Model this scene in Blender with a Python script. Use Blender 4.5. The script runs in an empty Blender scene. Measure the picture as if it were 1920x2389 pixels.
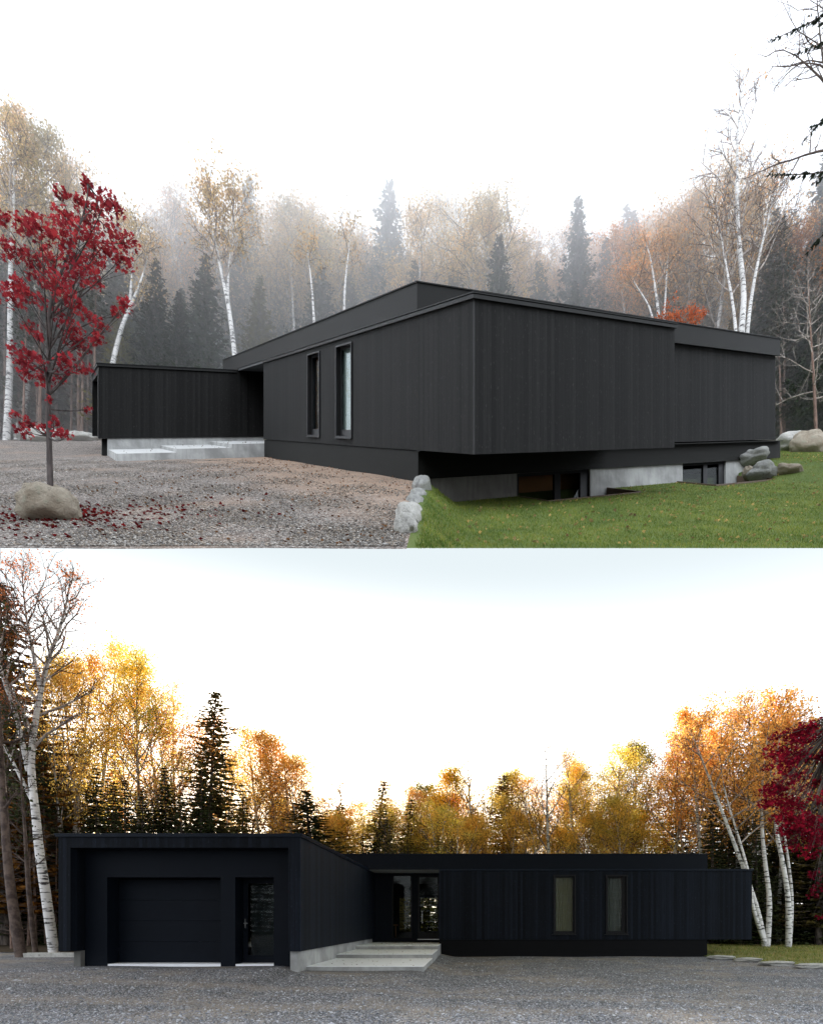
import bpy, math, random
import numpy as np
from mathutils import Vector, noise as mnoise

# ------------------------------------------------------------------ camera, sky, sun, exposure
CAMZ = 1.6
F, CX, CY, HA = 1382.0, 1100.0, 2150.0, 991.0      # focal length and principal point in photo pixels
K = (CY - HA) / F                                  # slope of the upper hillside
scene = bpy.context.scene
cam_d = bpy.data.cameras.new('camera'); cam = bpy.data.objects.new('camera', cam_d)
scene.collection.objects.link(cam); scene.camera = cam
cam.location = (0, 0, CAMZ); cam.rotation_euler = (math.radians(90), 0, 0)
cam_d.sensor_fit = 'HORIZONTAL'; cam_d.sensor_width = 36; cam_d.lens = F / 1920 * 36
cam_d.shift_x = (960 - CX) / 1920; cam_d.shift_y = (CY - 1194.5) / 1920
cam_d.clip_start = 0.1; cam_d.clip_end = 2000

SUN_EL, SUN_AZ = 16.0, -14.0                         # azimuth from +Y, clockwise seen from above
world = bpy.data.worlds.new('World'); scene.world = world; world.use_nodes = True
wn, wl = world.node_tree.nodes, world.node_tree.links
wn.clear()
wo = wn.new('ShaderNodeOutputWorld'); bg = wn.new('ShaderNodeBackground')
sky = wn.new('ShaderNodeTexSky'); sky.sky_type = 'NISHITA'; sky.sun_disc = False
sky.sun_elevation = math.radians(SUN_EL); sky.sun_rotation = math.radians(SUN_AZ)
sky.dust_density = 3.0; sky.air_density = 1.0; sky.ozone_density = 1.0
mixw = wn.new('ShaderNodeMix'); mixw.data_type = 'RGBA'; mixw.inputs[0].default_value = 0.75
mixw.inputs[7].default_value = (7.4, 7.8, 8.3, 1)    # thin high overcast over the blue
wl.new(sky.outputs[0], mixw.inputs[6])
# clearer, paler patch of sky high above the woods
tcw = wn.new('ShaderNodeTexCoord'); sxw = wn.new('ShaderNodeSeparateXYZ'); wl.new(tcw.outputs['Generated'], sxw.inputs[0])
def wramp(src, a, b):
    m = wn.new('ShaderNodeMapRange'); m.interpolation_type = 'SMOOTHSTEP'; m.inputs['From Min'].default_value = a; m.inputs['From Max'].default_value = b
    wl.new(src, m.inputs['Value']); return m.outputs[0]
mu = wn.new('ShaderNodeMath'); mu.operation = 'MULTIPLY'; mb = wn.new('ShaderNodeMath'); mb.operation = 'MULTIPLY'; wl.new(wramp(sxw.outputs[2], .24, .52), mb.inputs[0]); wl.new(wramp(sxw.outputs[2], .68, .60), mb.inputs[1])
wl.new(mb.outputs[0], mu.inputs[0]); wl.new(wramp(sxw.outputs[1], .05, .5), mu.inputs[1])
mixp = wn.new('ShaderNodeMix'); mixp.data_type = 'RGBA'; mixp.inputs[7].default_value = (2.55, 2.82, 2.94, 1)
wl.new(mu.outputs[0], mixp.inputs[0]); wl.new(mixw.outputs[2], mixp.inputs[6]); wl.new(mixp.outputs[2], bg.inputs[0])
bg.inputs[1].default_value = 0.15
wl.new(bg.outputs[0], wo.inputs[0])
sd = bpy.data.lights.new('sun', 'SUN'); sd.energy = 5.0; sd.angle = math.radians(0.6); sd.color = (1.0, 0.88, 0.70)
sun = bpy.data.objects.new('sun', sd); scene.collection.objects.link(sun)
_e, _a = math.radians(SUN_EL), math.radians(SUN_AZ)
sdir = Vector((math.sin(_a) * math.cos(_e), math.cos(_a) * math.cos(_e), math.sin(_e)))
sun.rotation_euler = sdir.to_track_quat('Z', 'Y').to_euler(); sun.location = (0, -5, 30)
scene.view_settings.view_transform = 'Standard'; scene.view_settings.look = 'None'
scene.view_settings.exposure = 1.1; scene.view_settings.gamma = 1.0
scene.cycles.max_bounces = 10; scene.cycles.diffuse_bounces = 3; scene.cycles.transparent_max_bounces = 16
scene.cycles.volume_bounces = 6
scene.cycles.sample_clamp_indirect = 6.0

C = scene.collection
rng = np.random.default_rng(7)
random.seed(7)

# ------------------------------------------------------------------ helpers
def at(px, py, D):
    return np.array([(px - CX) / F * D, D, CAMZ + (CY - py) / F * D])

class Geo:
    def __init__(s): s.v = []; s.f = []; s.m = []; s.uv = []; s.n = 0; s.has_uv = False
    def add(s, verts, faces, mat=0, uv=None):
        verts = np.asarray(verts, float).reshape(-1, 3); faces = np.asarray(faces, int)
        s.v.append(verts); s.f.append(faces + s.n); s.n += len(verts)
        s.m.append(np.full(len(faces), mat)); 
        if uv is None: uv = np.zeros((faces.size, 2))
        else: s.has_uv = True
        s.uv.append(np.asarray(uv, float).reshape(-1, 2))
    def build(s, name, mats, parent=None, smooth=False, origin=None):
        me = bpy.data.meshes.new(name)
        V = np.concatenate(s.v)
        off = np.zeros(3)
        if parent is not None:
            q_ = parent
            while q_ is not None: off = off + np.array(q_.location); q_ = q_.parent
        elif origin is not None: off = np.array(origin)
        V = V - off
        me.vertices.add(len(V)); me.vertices.foreach_set('co', V.ravel().astype(np.float32))
        loops = np.concatenate([f.ravel() for f in s.f]); sizes = np.concatenate([np.full(len(f), f.shape[1]) for f in s.f])
        me.loops.add(len(loops)); me.loops.foreach_set('vertex_index', loops.astype(np.int32))
        me.polygons.add(len(sizes)); starts = np.concatenate([[0], np.cumsum(sizes)[:-1]])
        me.polygons.foreach_set('loop_start', starts.astype(np.int32))
        me.polygons.foreach_set('material_index', np.concatenate(s.m).astype(np.int32))
        if s.has_uv:
            l = me.uv_layers.new(name='UVMap'); l.data.foreach_set('uv', np.concatenate(s.uv).ravel().astype(np.float32))
        for m in (mats if isinstance(mats, (list, tuple)) else [mats]): me.materials.append(m)
        me.polygons.foreach_set('use_smooth', np.full(len(sizes), bool(smooth)))
        me.update(calc_edges=True); me.validate()
        o = bpy.data.objects.new(name, me); C.objects.link(o)
        if parent is not None: o.parent = parent
        elif origin is not None: o.location = origin
        return o

BF = np.array([[0, 1, 3, 2], [4, 6, 7, 5], [0, 4, 5, 1], [2, 3, 7, 6], [0, 2, 6, 4], [1, 5, 7, 3]])
def box(g, a0, a1, b0, b1, z0, z1, T=None, mat=0, taper=None):
    """box in local (a, b, z), mapped by T; UVs in metres (horizontal run, height)"""
    P = np.array([[a, b, z] for a in (a0, a1) for b in (b0, b1) for z in (z0, z1)], float)
    uv = []
    for k, f in enumerate(BF):
        for i in f:
            a, b, z = P[i]
            uv.append((b, z) if k < 2 else ((a, z) if k < 4 else (a, b)))
    W = P if T is None else np.array([T(*p) for p in P])
    g.add(W, BF, mat, uv)

def wall(g, axis, c0, c1, r0, r1, z0, z1, holes, T=None, mat=0):
    """wall slab with rectangular holes; axis 'a': the slab lies between a=c0 and a=c1 and runs along b"""
    rs = sorted({r0, r1, *[h[0] for h in holes], *[h[1] for h in holes]}); zs = sorted({z0, z1, *[h[2] for h in holes], *[h[3] for h in holes]})
    for i in range(len(rs) - 1):
        j = 0
        while j < len(zs) - 1:
            rm, zm = (rs[i] + rs[i + 1]) / 2, (zs[j] + zs[j + 1]) / 2
            if any(h[0] < rm < h[1] and h[2] < zm < h[3] for h in holes): j += 1; continue
            k = j
            while k + 1 < len(zs) - 1 and not any(h[0] < rm < h[1] and h[2] < (zs[k + 1] + zs[k + 2]) / 2 < h[3] for h in holes): k += 1
            if axis == 'a': box(g, c0, c1, rs[i], rs[i + 1], zs[j], zs[k + 1], T, mat)
            else: box(g, rs[i], rs[i + 1], c0, c1, zs[j], zs[k + 1], T, mat)
            j = k + 1

def frame(g, axis, c0, c1, r0, r1, z0, z1, w, T=None, mat=0, wb=None):
    wb = wb or w
    def b(ra, rb, za, zb):
        if axis == 'a': box(g, c0, c1, ra, rb, za, zb, T, mat)
        else: box(g, ra, rb, c0, c1, za, zb, T, mat)
    b(r0, r0 + w, z0, z1); b(r1 - w, r1, z0, z1); b(r0 + w, r1 - w, z1 - w, z1); b(r0 + w, r1 - w, z0, z0 + wb)

def tube(g, pts, radii, sides=6, mat=0):
    pts = np.asarray(pts, float); n = len(pts)
    d = np.gradient(pts, axis=0); d /= np.linalg.norm(d, axis=1)[:, None] + 1e-9
    ref = np.array([0, 0, 1.0]) if abs(d[0][2]) < 0.9 else np.array([0, 1.0, 0])
    a = np.cross(d, ref); a /= np.linalg.norm(a, axis=1)[:, None] + 1e-9
    b = np.cross(d, a)
    th = np.linspace(0, 2 * math.pi, sides, endpoint=False)
    r = np.asarray(radii)[:, None, None]
    V = pts[:, None, :] + r * (np.cos(th)[None, :, None] * a[:, None, :] + np.sin(th)[None, :, None] * b[:, None, :])
    i = np.arange(n - 1)[:, None] * sides; j = np.arange(sides)[None, :]; j2 = (j + 1) % sides
    Fc = np.stack([i + j, i + j2, i + sides + j2, i + sides + j], -1).reshape(-1, 4)
    g.add(V.reshape(-1, 3), Fc, mat)

def kites(g, cen, size, dirs=None, width=0.6, mat=0, R=None, droop=0.0):
    """leaf-sized kite faces at the given centres"""
    R = R or rng
    N = len(cen)
    if N == 0: return
    u = R.normal(size=(N, 3)) if dirs is None else dirs + R.normal(scale=0.25, size=(N, 3))
    u[:, 2] -= droop
    u /= np.linalg.norm(u, axis=1)[:, None]
    w = np.cross(u, R.normal(size=(N, 3))); w /= np.linalg.norm(w, axis=1)[:, None]
    s = (np.asarray(size) * np.ones(N))[:, None]
    V = np.stack([cen - u * s * .5, cen + w * s * .5 * width - u * s * .08, cen + u * s * .5, cen - w * s * .5 * width - u * s * .08], 1)
    g.add(V.reshape(-1, 3), np.arange(4 * N).reshape(N, 4), mat)

LOBES = [(0, -.5), (.16, -.22), (.5, -.3), (.34, -.02), (.52, .2), (.2, .16), (0, .55), (-.2, .16), (-.52, .2), (-.34, -.02), (-.5, -.3), (-.16, -.22)]
def lobed(g, cen, size, R, flat=False, mat=0, droop=.7):
    N = len(cen)
    if flat:
        n = R.normal(scale=.25, size=(N, 3)); n[:, 2] = 1
    else:
        n = R.normal(size=(N, 3)); n[:, 2] = np.abs(n[:, 2]) + .3; n[:, 1] -= .4
    n /= np.linalg.norm(n, axis=1)[:, None]
    u = R.normal(size=(N, 3)); 
    if not flat: u[:, 2] -= droop
    u -= n * (u * n).sum(1)[:, None]; u /= np.linalg.norm(u, axis=1)[:, None]
    w = np.cross(n, u); s = (np.asarray(size) * np.ones(N))[:, None, None]
    L = np.array(LOBES)
    V = cen[:, None, :] + s * (L[None, :, 1:2] * u[:, None, :] + L[None, :, 0:1] * w[:, None, :] - (L[None, :, 0:1] ** 2) * n[:, None, :] * .5)
    g.add(V.reshape(-1, 3), np.arange(12 * N).reshape(N, 12), mat)

def tag(o, label=None, cat=None, group=None, kind=None):
    if label: o['label'] = label
    if cat: o['category'] = cat
    if group: o['group'] = group
    if kind: o['kind'] = kind
    return o
def empty(name, loc, **kw):
    o = bpy.data.objects.new(name, None); o.empty_display_size = .3; C.objects.link(o); o.location = [float(x) for x in loc]
    return tag(o, **kw)
def smooth(x):
    x = np.clip(x, 0, 1); return x * x * (3 - 2 * x)

# ------------------------------------------------------------------ materials
def mat(name):
    m = bpy.data.materials.new(name); m.use_nodes = True
    nt = m.node_tree; nt.nodes.clear()
    out = nt.nodes.new('ShaderNodeOutputMaterial')
    return m, nt, out
class N:
    """tiny node helper"""
    def __init__(s, nt): s.nt = nt
    def new(s, t, **kw):
        n = s.nt.nodes.new(t)
        for k, v in kw.items(): setattr(n, k, v)
        return n
    def link(s, a, b): s.nt.links.new(a, b)
    def coord(s, kind='Object', scale=(1, 1, 1)):
        tc = s.new('ShaderNodeTexCoord'); mp = s.new('ShaderNodeMapping'); mp.inputs['Scale'].default_value = scale
        s.link(tc.outputs[kind], mp.inputs[0]); return mp.outputs[0]
    def pos(s, scale=(1, 1, 1)):
        tc = s.new('ShaderNodeNewGeometry'); mp = s.new('ShaderNodeMapping'); mp.inputs['Scale'].default_value = scale
        s.link(tc.outputs['Position'], mp.inputs[0]); return mp.outputs[0]
    def noise(s, vec, scale=5, detail=4, rough=.55):
        n = s.new('ShaderNodeTexNoise'); n.inputs['Scale'].default_value = scale; n.inputs['Detail'].default_value = detail
        n.inputs['Roughness'].default_value = rough; s.link(vec, n.inputs['Vector']); return n.outputs[0]
    def ramp(s, fac, stops):
        r = s.new('ShaderNodeValToRGB'); e = r.color_ramp.elements
        while len(e) < len(stops): e.new(0.5)
        for i, (p, c) in enumerate(stops):
            e[i].position = p; e[i].color = (*c, 1) if len(c) == 3 else c
        s.link(fac, r.inputs[0]); return r.outputs[0]
    def mix(s, fac, a, b, blend='MIX'):
        m = s.new('ShaderNodeMix', data_type='RGBA', blend_type=blend)
        for v, i in ((fac, 0), (a, 6), (b, 7)):
            if isinstance(v, (int, float)): m.inputs[i].default_value = v if i == 0 else (v, v, v, 1)
            elif isinstance(v, tuple): m.inputs[i].default_value = (*v, 1)
            else: s.link(v, m.inputs[i])
        return m.outputs[2]
    def math(s, op, a, b=0.0):
        m = s.new('ShaderNodeMath', operation=op)
        for v, i in ((a, 0), (b, 1)):
            if isinstance(v, (int, float)): m.inputs[i].default_value = v
            else: s.link(v, m.inputs[i])
        return m.outputs[0]
    def bsdf(s, out, col, rough=.6, bump=None, bd=.01, bs=.5, spec=.3, metal=0):
        b = s.new('ShaderNodeBsdfPrincipled')
        if isinstance(col, tuple): b.inputs['Base Color'].default_value = (*col, 1)
        else: s.link(col, b.inputs['Base Color'])
        if isinstance(rough, (int, float)): b.inputs['Roughness'].default_value = rough
        else: s.link(rough, b.inputs['Roughness'])
        b.inputs['Specular IOR Level'].default_value = spec; b.inputs['Metallic'].default_value = metal
        if bump is not None:
            bp = s.new('ShaderNodeBump'); bp.inputs['Distance'].default_value = bd; bp.inputs['Strength'].default_value = bs
            s.link(bump, bp.inputs['Height']); s.link(bp.outputs[0], b.inputs['Normal'])
        s.link(b.outputs[0], out.inputs[0]); return b

def cladding(name, dark, light, knots, rough=.7):
    m, nt, out = mat(name); n = N(nt)
    tc = n.new('ShaderNodeTexCoord'); sep = n.new('ShaderNodeSeparateXYZ'); n.link(tc.outputs['UV'], sep.inputs[0])
    x = n.math('MULTIPLY', sep.outputs[0], 1 / 0.115)
    fr = n.math('FRACT', x); fl = n.math('FLOOR', x)
    wn_ = n.new('ShaderNodeTexWhiteNoise', noise_dimensions='1D'); n.link(fl, wn_.inputs['W'])
    cmb = n.new('ShaderNodeCombineXYZ'); n.link(n.math('MULTIPLY', sep.outputs[0], 30), cmb.inputs[0])
    n.link(n.math('ADD', n.math('MULTIPLY', sep.outputs[1], 1.1), n.math('MULTIPLY', wn_.outputs[0], 40)), cmb.inputs[1])
    grain = n.noise(cmb.outputs[0], 1.0, 5, .65)
    cm2 = n.new('ShaderNodeCombineXYZ'); n.link(n.math('MULTIPLY', sep.outputs[0], 20), cm2.inputs[0])
    n.link(n.math('MULTIPLY', sep.outputs[1], 6), cm2.inputs[1])
    kn = n.noise(cm2.outputs[0], 1.3, 2, .5)
    knm = n.ramp(kn, [(.63, (0, 0, 0)), (.76, (1, 1, 1))])
    base = n.mix(wn_.outputs[0], dark, light)
    base = n.mix(n.ramp(grain, [(.35, (0, 0, 0)), (.75, (1, 1, 1))]), n.mix(1.0, base, (.55, .55, .55), 'MULTIPLY'), base)
    base = n.mix(n.math('MULTIPLY', knm, .6), base, knots)
    gap = n.math('LESS_THAN', fr, .07)
    base = n.mix(gap, base, tuple(c * .35 for c in dark))
    h = n.math('SUBTRACT', n.math('MULTIPLY', grain, .25), gap)
    n.bsdf(out, base, rough, h, .010, .8, spec=.12)
    return m
M = {}
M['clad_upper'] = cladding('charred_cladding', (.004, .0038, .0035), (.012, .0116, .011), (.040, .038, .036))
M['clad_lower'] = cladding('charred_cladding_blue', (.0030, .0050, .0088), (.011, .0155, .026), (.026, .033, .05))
def flat(name, col, rough=.5, var=.15, spec=.12, metal=0, sc=3):
    m, nt, out = mat(name); n = N(nt)
    v = n.noise(n.coord('Object'), sc, 4)
    c = n.mix(v, tuple(x * (1 - var) for x in col), tuple(x * (1 + var) for x in col))
    n.bsdf(out, c, rough, spec=spec, metal=metal); return m
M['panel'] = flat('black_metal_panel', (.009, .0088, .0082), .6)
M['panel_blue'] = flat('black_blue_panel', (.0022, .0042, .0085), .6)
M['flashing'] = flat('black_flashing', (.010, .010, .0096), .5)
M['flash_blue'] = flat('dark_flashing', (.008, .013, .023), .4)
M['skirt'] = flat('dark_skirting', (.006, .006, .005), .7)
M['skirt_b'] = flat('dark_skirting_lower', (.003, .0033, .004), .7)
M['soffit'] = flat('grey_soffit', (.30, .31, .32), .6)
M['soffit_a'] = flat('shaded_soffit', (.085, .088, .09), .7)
M['frame'] = flat('window_frame_black', (.012, .012, .013), .4)
M['blind'] = flat('pale_blind', (.34, .36, .33), .8)
M['curtain'] = flat('beige_curtain', (.30, .25, .17), .8)
M['curtain_g'] = flat('grey_curtain', (.20, .185, .165), .8)
M['wood_in'] = flat('warm_wood_interior', (.42, .20, .09), .6)
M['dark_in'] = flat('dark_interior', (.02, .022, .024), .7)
M['room'] = flat('room_plaster', (.20, .22, .23), .8)
M['steel'] = flat('rusty_steel_edge', (.10, .07, .05), .6)
M['silver'] = flat('brushed_metal', (.4, .4, .4), .3, metal=1)

def concrete(name, col, dark=.55):
    m, nt, out = mat(name); n = N(nt)
    p = n.pos()
    a = n.noise(p, 1.2, 5, .6); b = n.noise(n.pos((6, 6, .8)), 1.5, 3); c = n.noise(p, 40, 3)
    col2 = n.mix(n.ramp(a, [(.35, (0, 0, 0)), (.65, (1, 1, 1))]), tuple(x * dark for x in col), col)
    col2 = n.mix(n.math('MULTIPLY', n.ramp(b, [(.45, (0, 0, 0)), (.7, (1, 1, 1))]), .45), col2, tuple(x * .5 for x in col))
    h = n.math('ADD', a, n.math('MULTIPLY', c, .4))
    n.bsdf(out, col2, .8, h, .01, .5, spec=.2); return m
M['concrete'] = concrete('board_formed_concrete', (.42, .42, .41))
M['concrete_dark'] = concrete('dark_concrete', (.17, .165, .155), .7)  # darker, more even variant of the concrete
M['slab_a'] = concrete('concrete_landing', (.50, .50, .49), .9)
M['slab_top'] = flat('pale_concrete_slab', (.84, .86, .89), .8, .05)

def gravel(name, g1, g2, dirt, dirt_pts):
    m, nt, out = mat(name); n = N(nt)
    p = n.pos((1, 1, 0.0))
    vo = n.new('ShaderNodeTexVoronoi'); vo.inputs['Scale'].default_value = 38; n.link(p, vo.inputs['Vector'])
    sep = n.new('ShaderNodeSeparateColor'); n.link(vo.outputs['Color'], sep.inputs[0])
    stone = n.ramp(sep.outputs[0], [(0, tuple(x * .35 for x in g1)), (.4, g1), (.75, g2), (1, tuple(min(.8, x * 2.0) for x in g2))])
    stone = n.mix(n.math('MULTIPLY', sep.outputs[1], .35), stone, (dirt[0] * 1.1, dirt[1], dirt[2]))
    edge = n.ramp(vo.outputs['Distance'], [(.25, (1, 1, 1)), (.7, (.35, .35, .35))])
    stone = n.mix(1.0, stone, edge, 'MULTIPLY')
    big = n.noise(p, .35, 5, .6); fine = n.noise(p, 30, 4, .7)
    d = n.mix(fine, tuple(x * .45 for x in dirt), tuple(x * 1.5 for x in dirt))
    msk = n.ramp(big, dirt_pts)
    mask2 = n.math('MULTIPLY', msk, n.ramp(fine, [(.25, (.35, .35, .35)), (.6, (1, 1, 1))]))
    if name == 'gravel_upper':     # bare reddish earth along the foot of the house
        sx = n.new('ShaderNodeSeparateXYZ'); n.link(n.pos(), sx.inputs[0])
        # signed distance from the wall line through (.05, 12.6) along (-.568, .823)
        dd = n.math('ADD', n.math('MULTIPLY', n.math('SUBTRACT', sx.outputs[0], .05), .823), n.math('MULTIPLY', n.math('SUBTRACT', sx.outputs[1], 12.6), .568))
        dd = n.math('ADD', n.math('MULTIPLY', dd, -1.0), n.math('MULTIPLY', n.math('SUBTRACT', big, .5), 4.5))
        band = n.ramp(n.math('MULTIPLY', dd, .2), [(.0, (1, 1, 1)), (.4, (.9, .9, .9)), (.8, (0, 0, 0)), (1, (0, 0, 0))])
        mask2 = n.math('MAXIMUM', mask2, n.math('MULTIPLY', band, n.ramp(fine, [(.3, (.55, .55, .55)), (.6, (1, 1, 1))])))
    c = n.mix(mask2, stone, d)
    tint = n.noise(p, 1.6, 3)
    c = n.mix(1.0, c, n.ramp(tint, [(.3, (.80, .80, .80)), (.7, (1.15, 1.15, 1.15))]), 'MULTIPLY')
    if name == 'gravel_lower':      # compacted wheel tracks curving across the yard
        sx = n.new('ShaderNodeSeparateXYZ'); n.link(n.pos(), sx.inputs[0])
        yy = n.math('ADD', n.math('ADD', sx.outputs[1], n.math('MULTIPLY', sx.outputs[0], .12)), n.math('MULTIPLY', big, 2.2))
        for c0 in (10.6, 12.4):
            t_ = n.math('ABSOLUTE', n.math('SUBTRACT', yy, c0 + 1.1)); c = n.mix(n.math('MULTIPLY', n.ramp(t_, [(.05, (1, 1, 1)), (.45, (0, 0, 0))]), .55), c, d)
    h = n.math('SUBTRACT', n.math('MULTIPLY', fine, .5), n.math('MULTIPLY', vo.outputs['Distance'], 1.0))
    n.bsdf(out, c, .9, h, .03, .8, spec=.15); return m
M['gravel_a'] = gravel('gravel_upper', (.235, .215, .20), (.40, .375, .35), (.36, .25, .18), [(.52, (0, 0, 0)), (.66, (.6, .6, .6))])
M['gravel_b'] = gravel('gravel_lower', (.19, .205, .23), (.34, .355, .385), (.29, .25, .205), [(.48, (0, 0, 0)), (.60, (.85, .85, .85))])

def grassm(name, a, b, c_):
    m, nt, out = mat(name); n = N(nt)
    p = n.pos((1, 1, 0)); big = n.noise(p, .5, 4); f = n.noise(p, 25, 4, .7)
    c = n.mix(n.ramp(big, [(.35, (0, 0, 0)), (.65, (1, 1, 1))]), a, b); c = n.mix(n.ramp(f, [(.45, (0, 0, 0)), (.8, (1, 1, 1))]), c, c_)
    n.bsdf(out, c, .9, f, .03, .8, spec=.1); return m
M['lawn_a'] = grassm('lawn_turf_upper', (.07, .12, .03), (.12, .16, .04), (.14, .13, .06))
M['lawn_b'] = grassm('lawn_turf_lower', (.12, .16, .05), (.22, .23, .08), (.30, .23, .13))
def blade(name, cols):
    m, nt, out = mat(name); n = N(nt)
    g = n.new('ShaderNodeNewGeometry')
    big = n.noise(n.pos((1, 1, 0)), 1.1, 5, .65)
    c = n.ramp(g.outputs['Random Per Island'], [(i / (len(cols) - 1), c) for i, c in enumerate(cols)])
    c = n.mix(1.0, c, n.ramp(big, [(.35, (.55, .66, .6)), (.65, (1.5, 1.35, 1.15))]), 'MULTIPLY')
    d = n.new('ShaderNodeBsdfDiffuse'); t = n.new('ShaderNodeBsdfTranslucent'); mx = n.new('ShaderNodeMixShader'); mx.inputs[0].default_value = .35
    n.link(c, d.inputs[0]); n.link(c, t.inputs[0]); n.link(d.outputs[0], mx.inputs[1]); n.link(t.outputs[0], mx.inputs[2]); n.link(mx.outputs[0], out.inputs[0])
    return m
M['blade_a'] = blade('grass_blades_upper', [(.06, .11, .022), (.12, .18, .035), (.20, .25, .06), (.28, .25, .10)])
M['blade_b'] = blade('grass_blades_lower', [(.10, .15, .035), (.18, .22, .06), (.30, .28, .11), (.36, .27, .16)])
M['floor'] = grassm('forest_litter', (.035, .03, .02), (.06, .045, .03), (.10, .06, .03))

def leafm(name, island=.5, transl=.45):
    """leaf colour comes from the object's own colour, varied leaf by leaf"""
    m, nt, out = mat(name); n = N(nt)
    oi = n.new('ShaderNodeObjectInfo'); g = n.new('ShaderNodeNewGeometry')
    cl = n.noise(n.coord('Object'), .8, 3)
    v = n.ramp(g.outputs['Random Per Island'], [(0, (1 - island, 1 - island * 1.15, 1 - island)), (.5, (1, 1, 1)), (1, (1 + island, 1 + island * .9, 1 + island * .6))])
    c = n.mix(1.0, oi.outputs['Color'], v, 'MULTIPLY')
    c = n.mix(1.0, c, n.ramp(cl, [(.35, (.72, .80, .8)), (.65, (1.2, 1.1, 1.0))]), 'MULTIPLY')
    d = n.new('ShaderNodeBsdfDiffuse'); t = n.new('ShaderNodeBsdfTranslucent'); mx = n.new('ShaderNodeMixShader'); mx.inputs[0].default_value = transl
    n.link(c, d.inputs[0]); n.link(c, t.inputs[0]); n.link(d.outputs[0], mx.inputs[1]); n.link(t.outputs[0], mx.inputs[2]); n.link(mx.outputs[0], out.inputs[0])
    return m
M['leaf'] = leafm('autumn_leaves', .35, .6)
M['needle'] = leafm('needles', .45, .15)
M['maple_leaf'] = leafm('maple_leaves', .5, .4)
M['litter'] = leafm('fallen_leaves', .6, .1)
def barkm(name, base, dark, sc, lo, hi, bump=.01):
    m, nt, out = mat(name); n = N(nt)
    a = n.noise(n.coord('Object', sc), 1.0, 4, .6)
    c = n.mix(n.ramp(a, [(lo, (0, 0, 0)), (hi, (1, 1, 1))]), base, dark)
    b = n.noise(n.coord('Object'), 1.2, 2)
    c = n.mix(1.0, c, n.ramp(b, [(.3, (.75, .75, .75)), (.7, (1.05, 1.05, 1.05))]), 'MULTIPLY')
    n.bsdf(out, c, .8, a, bump, .5, spec=.2); return m
M['birch'] = barkm('birch_bark', (.72, .70, .68), (.05, .045, .045), (2.2, 2.2, 13), .53, .60)
M['birch_limb'] = barkm('birch_branches', (.50, .44, .40), (.14, .10, .08), (5, 5, 7), .45, .65)
M['twig'] = barkm('twigs', (.15, .11, .09), (.07, .05, .045), (5, 5, 5), .4, .6)
M['bark'] = barkm('conifer_bark', (.16, .13, .11), (.05, .04, .035), (14, 14, 3), .4, .62)
M['bark_red'] = barkm('pine_bark', (.26, .17, .13), (.09, .06, .05), (14, 14, 3), .4, .62)
M['maple_bark'] = barkm('maple_bark', (.11, .09, .085), (.035, .03, .028), (16, 16, 3), .4, .62, .006)
def rockm(name, a, b):
    m, nt, out = mat(name); n = N(nt)
    p = n.coord('Object'); x = n.noise(p, 2.2, 6, .65); y = n.noise(p, 22, 4, .7)
    c = n.mix(n.ramp(x, [(.35, (0, 0, 0)), (.65, (1, 1, 1))]), a, b); c = n.mix(n.math('MULTIPLY', n.ramp(y, [(.5, (0, 0, 0)), (.75, (1, 1, 1))]), .4), c, (.10, .09, .08))
    z = n.noise(p, 7, 5, .7)
    c = n.mix(n.math('MULTIPLY', n.ramp(z, [(.55, (0, 0, 0)), (.62, (1, 1, 1))]), .45), c, (.30, .31, .24))
    c = n.mix(n.math('MULTIPLY', n.ramp(z, [(.34, (1, 1, 1)), (.42, (0, 0, 0))]), .5), c, (.08, .07, .06))
    n.bsdf(out, c, .9, n.math('ADD', n.math('ADD', x, z), n.math('MULTIPLY', y, .5)), .06, 1.0, spec=.1); return m
M['rock_tan'] = rockm('tan_granite', (.30, .25, .19), (.42, .37, .30))
M['rock_grey'] = rockm('grey_granite', (.28, .28, .27), (.42, .42, .40))
M['rock_pale'] = rockm('pale_limestone', (.42, .41, .38), (.60, .585, .55))
def glassm(name, tint=(.85, .9, .9), refl=.0, k=.5):
    m, nt, out = mat(name); n = N(nt)
    t = n.new('ShaderNodeBsdfTransparent'); t.inputs[0].default_value = (*tint, 1)
    g = n.new('ShaderNodeBsdfGlossy'); g.inputs['Roughness'].default_value = .02
    fr = n.new('ShaderNodeFresnel'); fr.inputs[0].default_value = 1.33
    mx = n.new('ShaderNodeMixShader'); n.link(n.math('ADD', n.math('MULTIPLY', fr.outputs[0], k), refl * .2), mx.inputs[0])
    n.link(t.outputs[0], mx.inputs[1]); n.link(g.outputs[0], mx.inputs[2]); n.link(mx.outputs[0], out.inputs[0]); return m
M['glass'] = glassm('window_glass'); M['glass_low'] = glassm('dim_basement_glass', (.7, .72, .72), 0, .08)  # sky reflection on the basement panes is weakened in the shader
def pebm(name, cols):
    m, nt, out = mat(name); n = N(nt); g = n.new('ShaderNodeNewGeometry')
    c = n.ramp(g.outputs['Random Per Island'], [(i / (len(cols) - 1), c) for i, c in enumerate(cols)])
    n.bsdf(out, c, .85, spec=.2); return m
M['peb_a'] = pebm('pebbles_upper', [(.12, .115, .11), (.22, .205, .195), (.31, .29, .27), (.40, .33, .26), (.37, .36, .345), (.60, .57, .53)])
M['peb_b'] = pebm('pebbles_lower', [(.07, .075, .085), (.15, .16, .18), (.23, .24, .27), (.30, .27, .24), (.29, .30, .33), (.48, .49, .52)])

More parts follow.
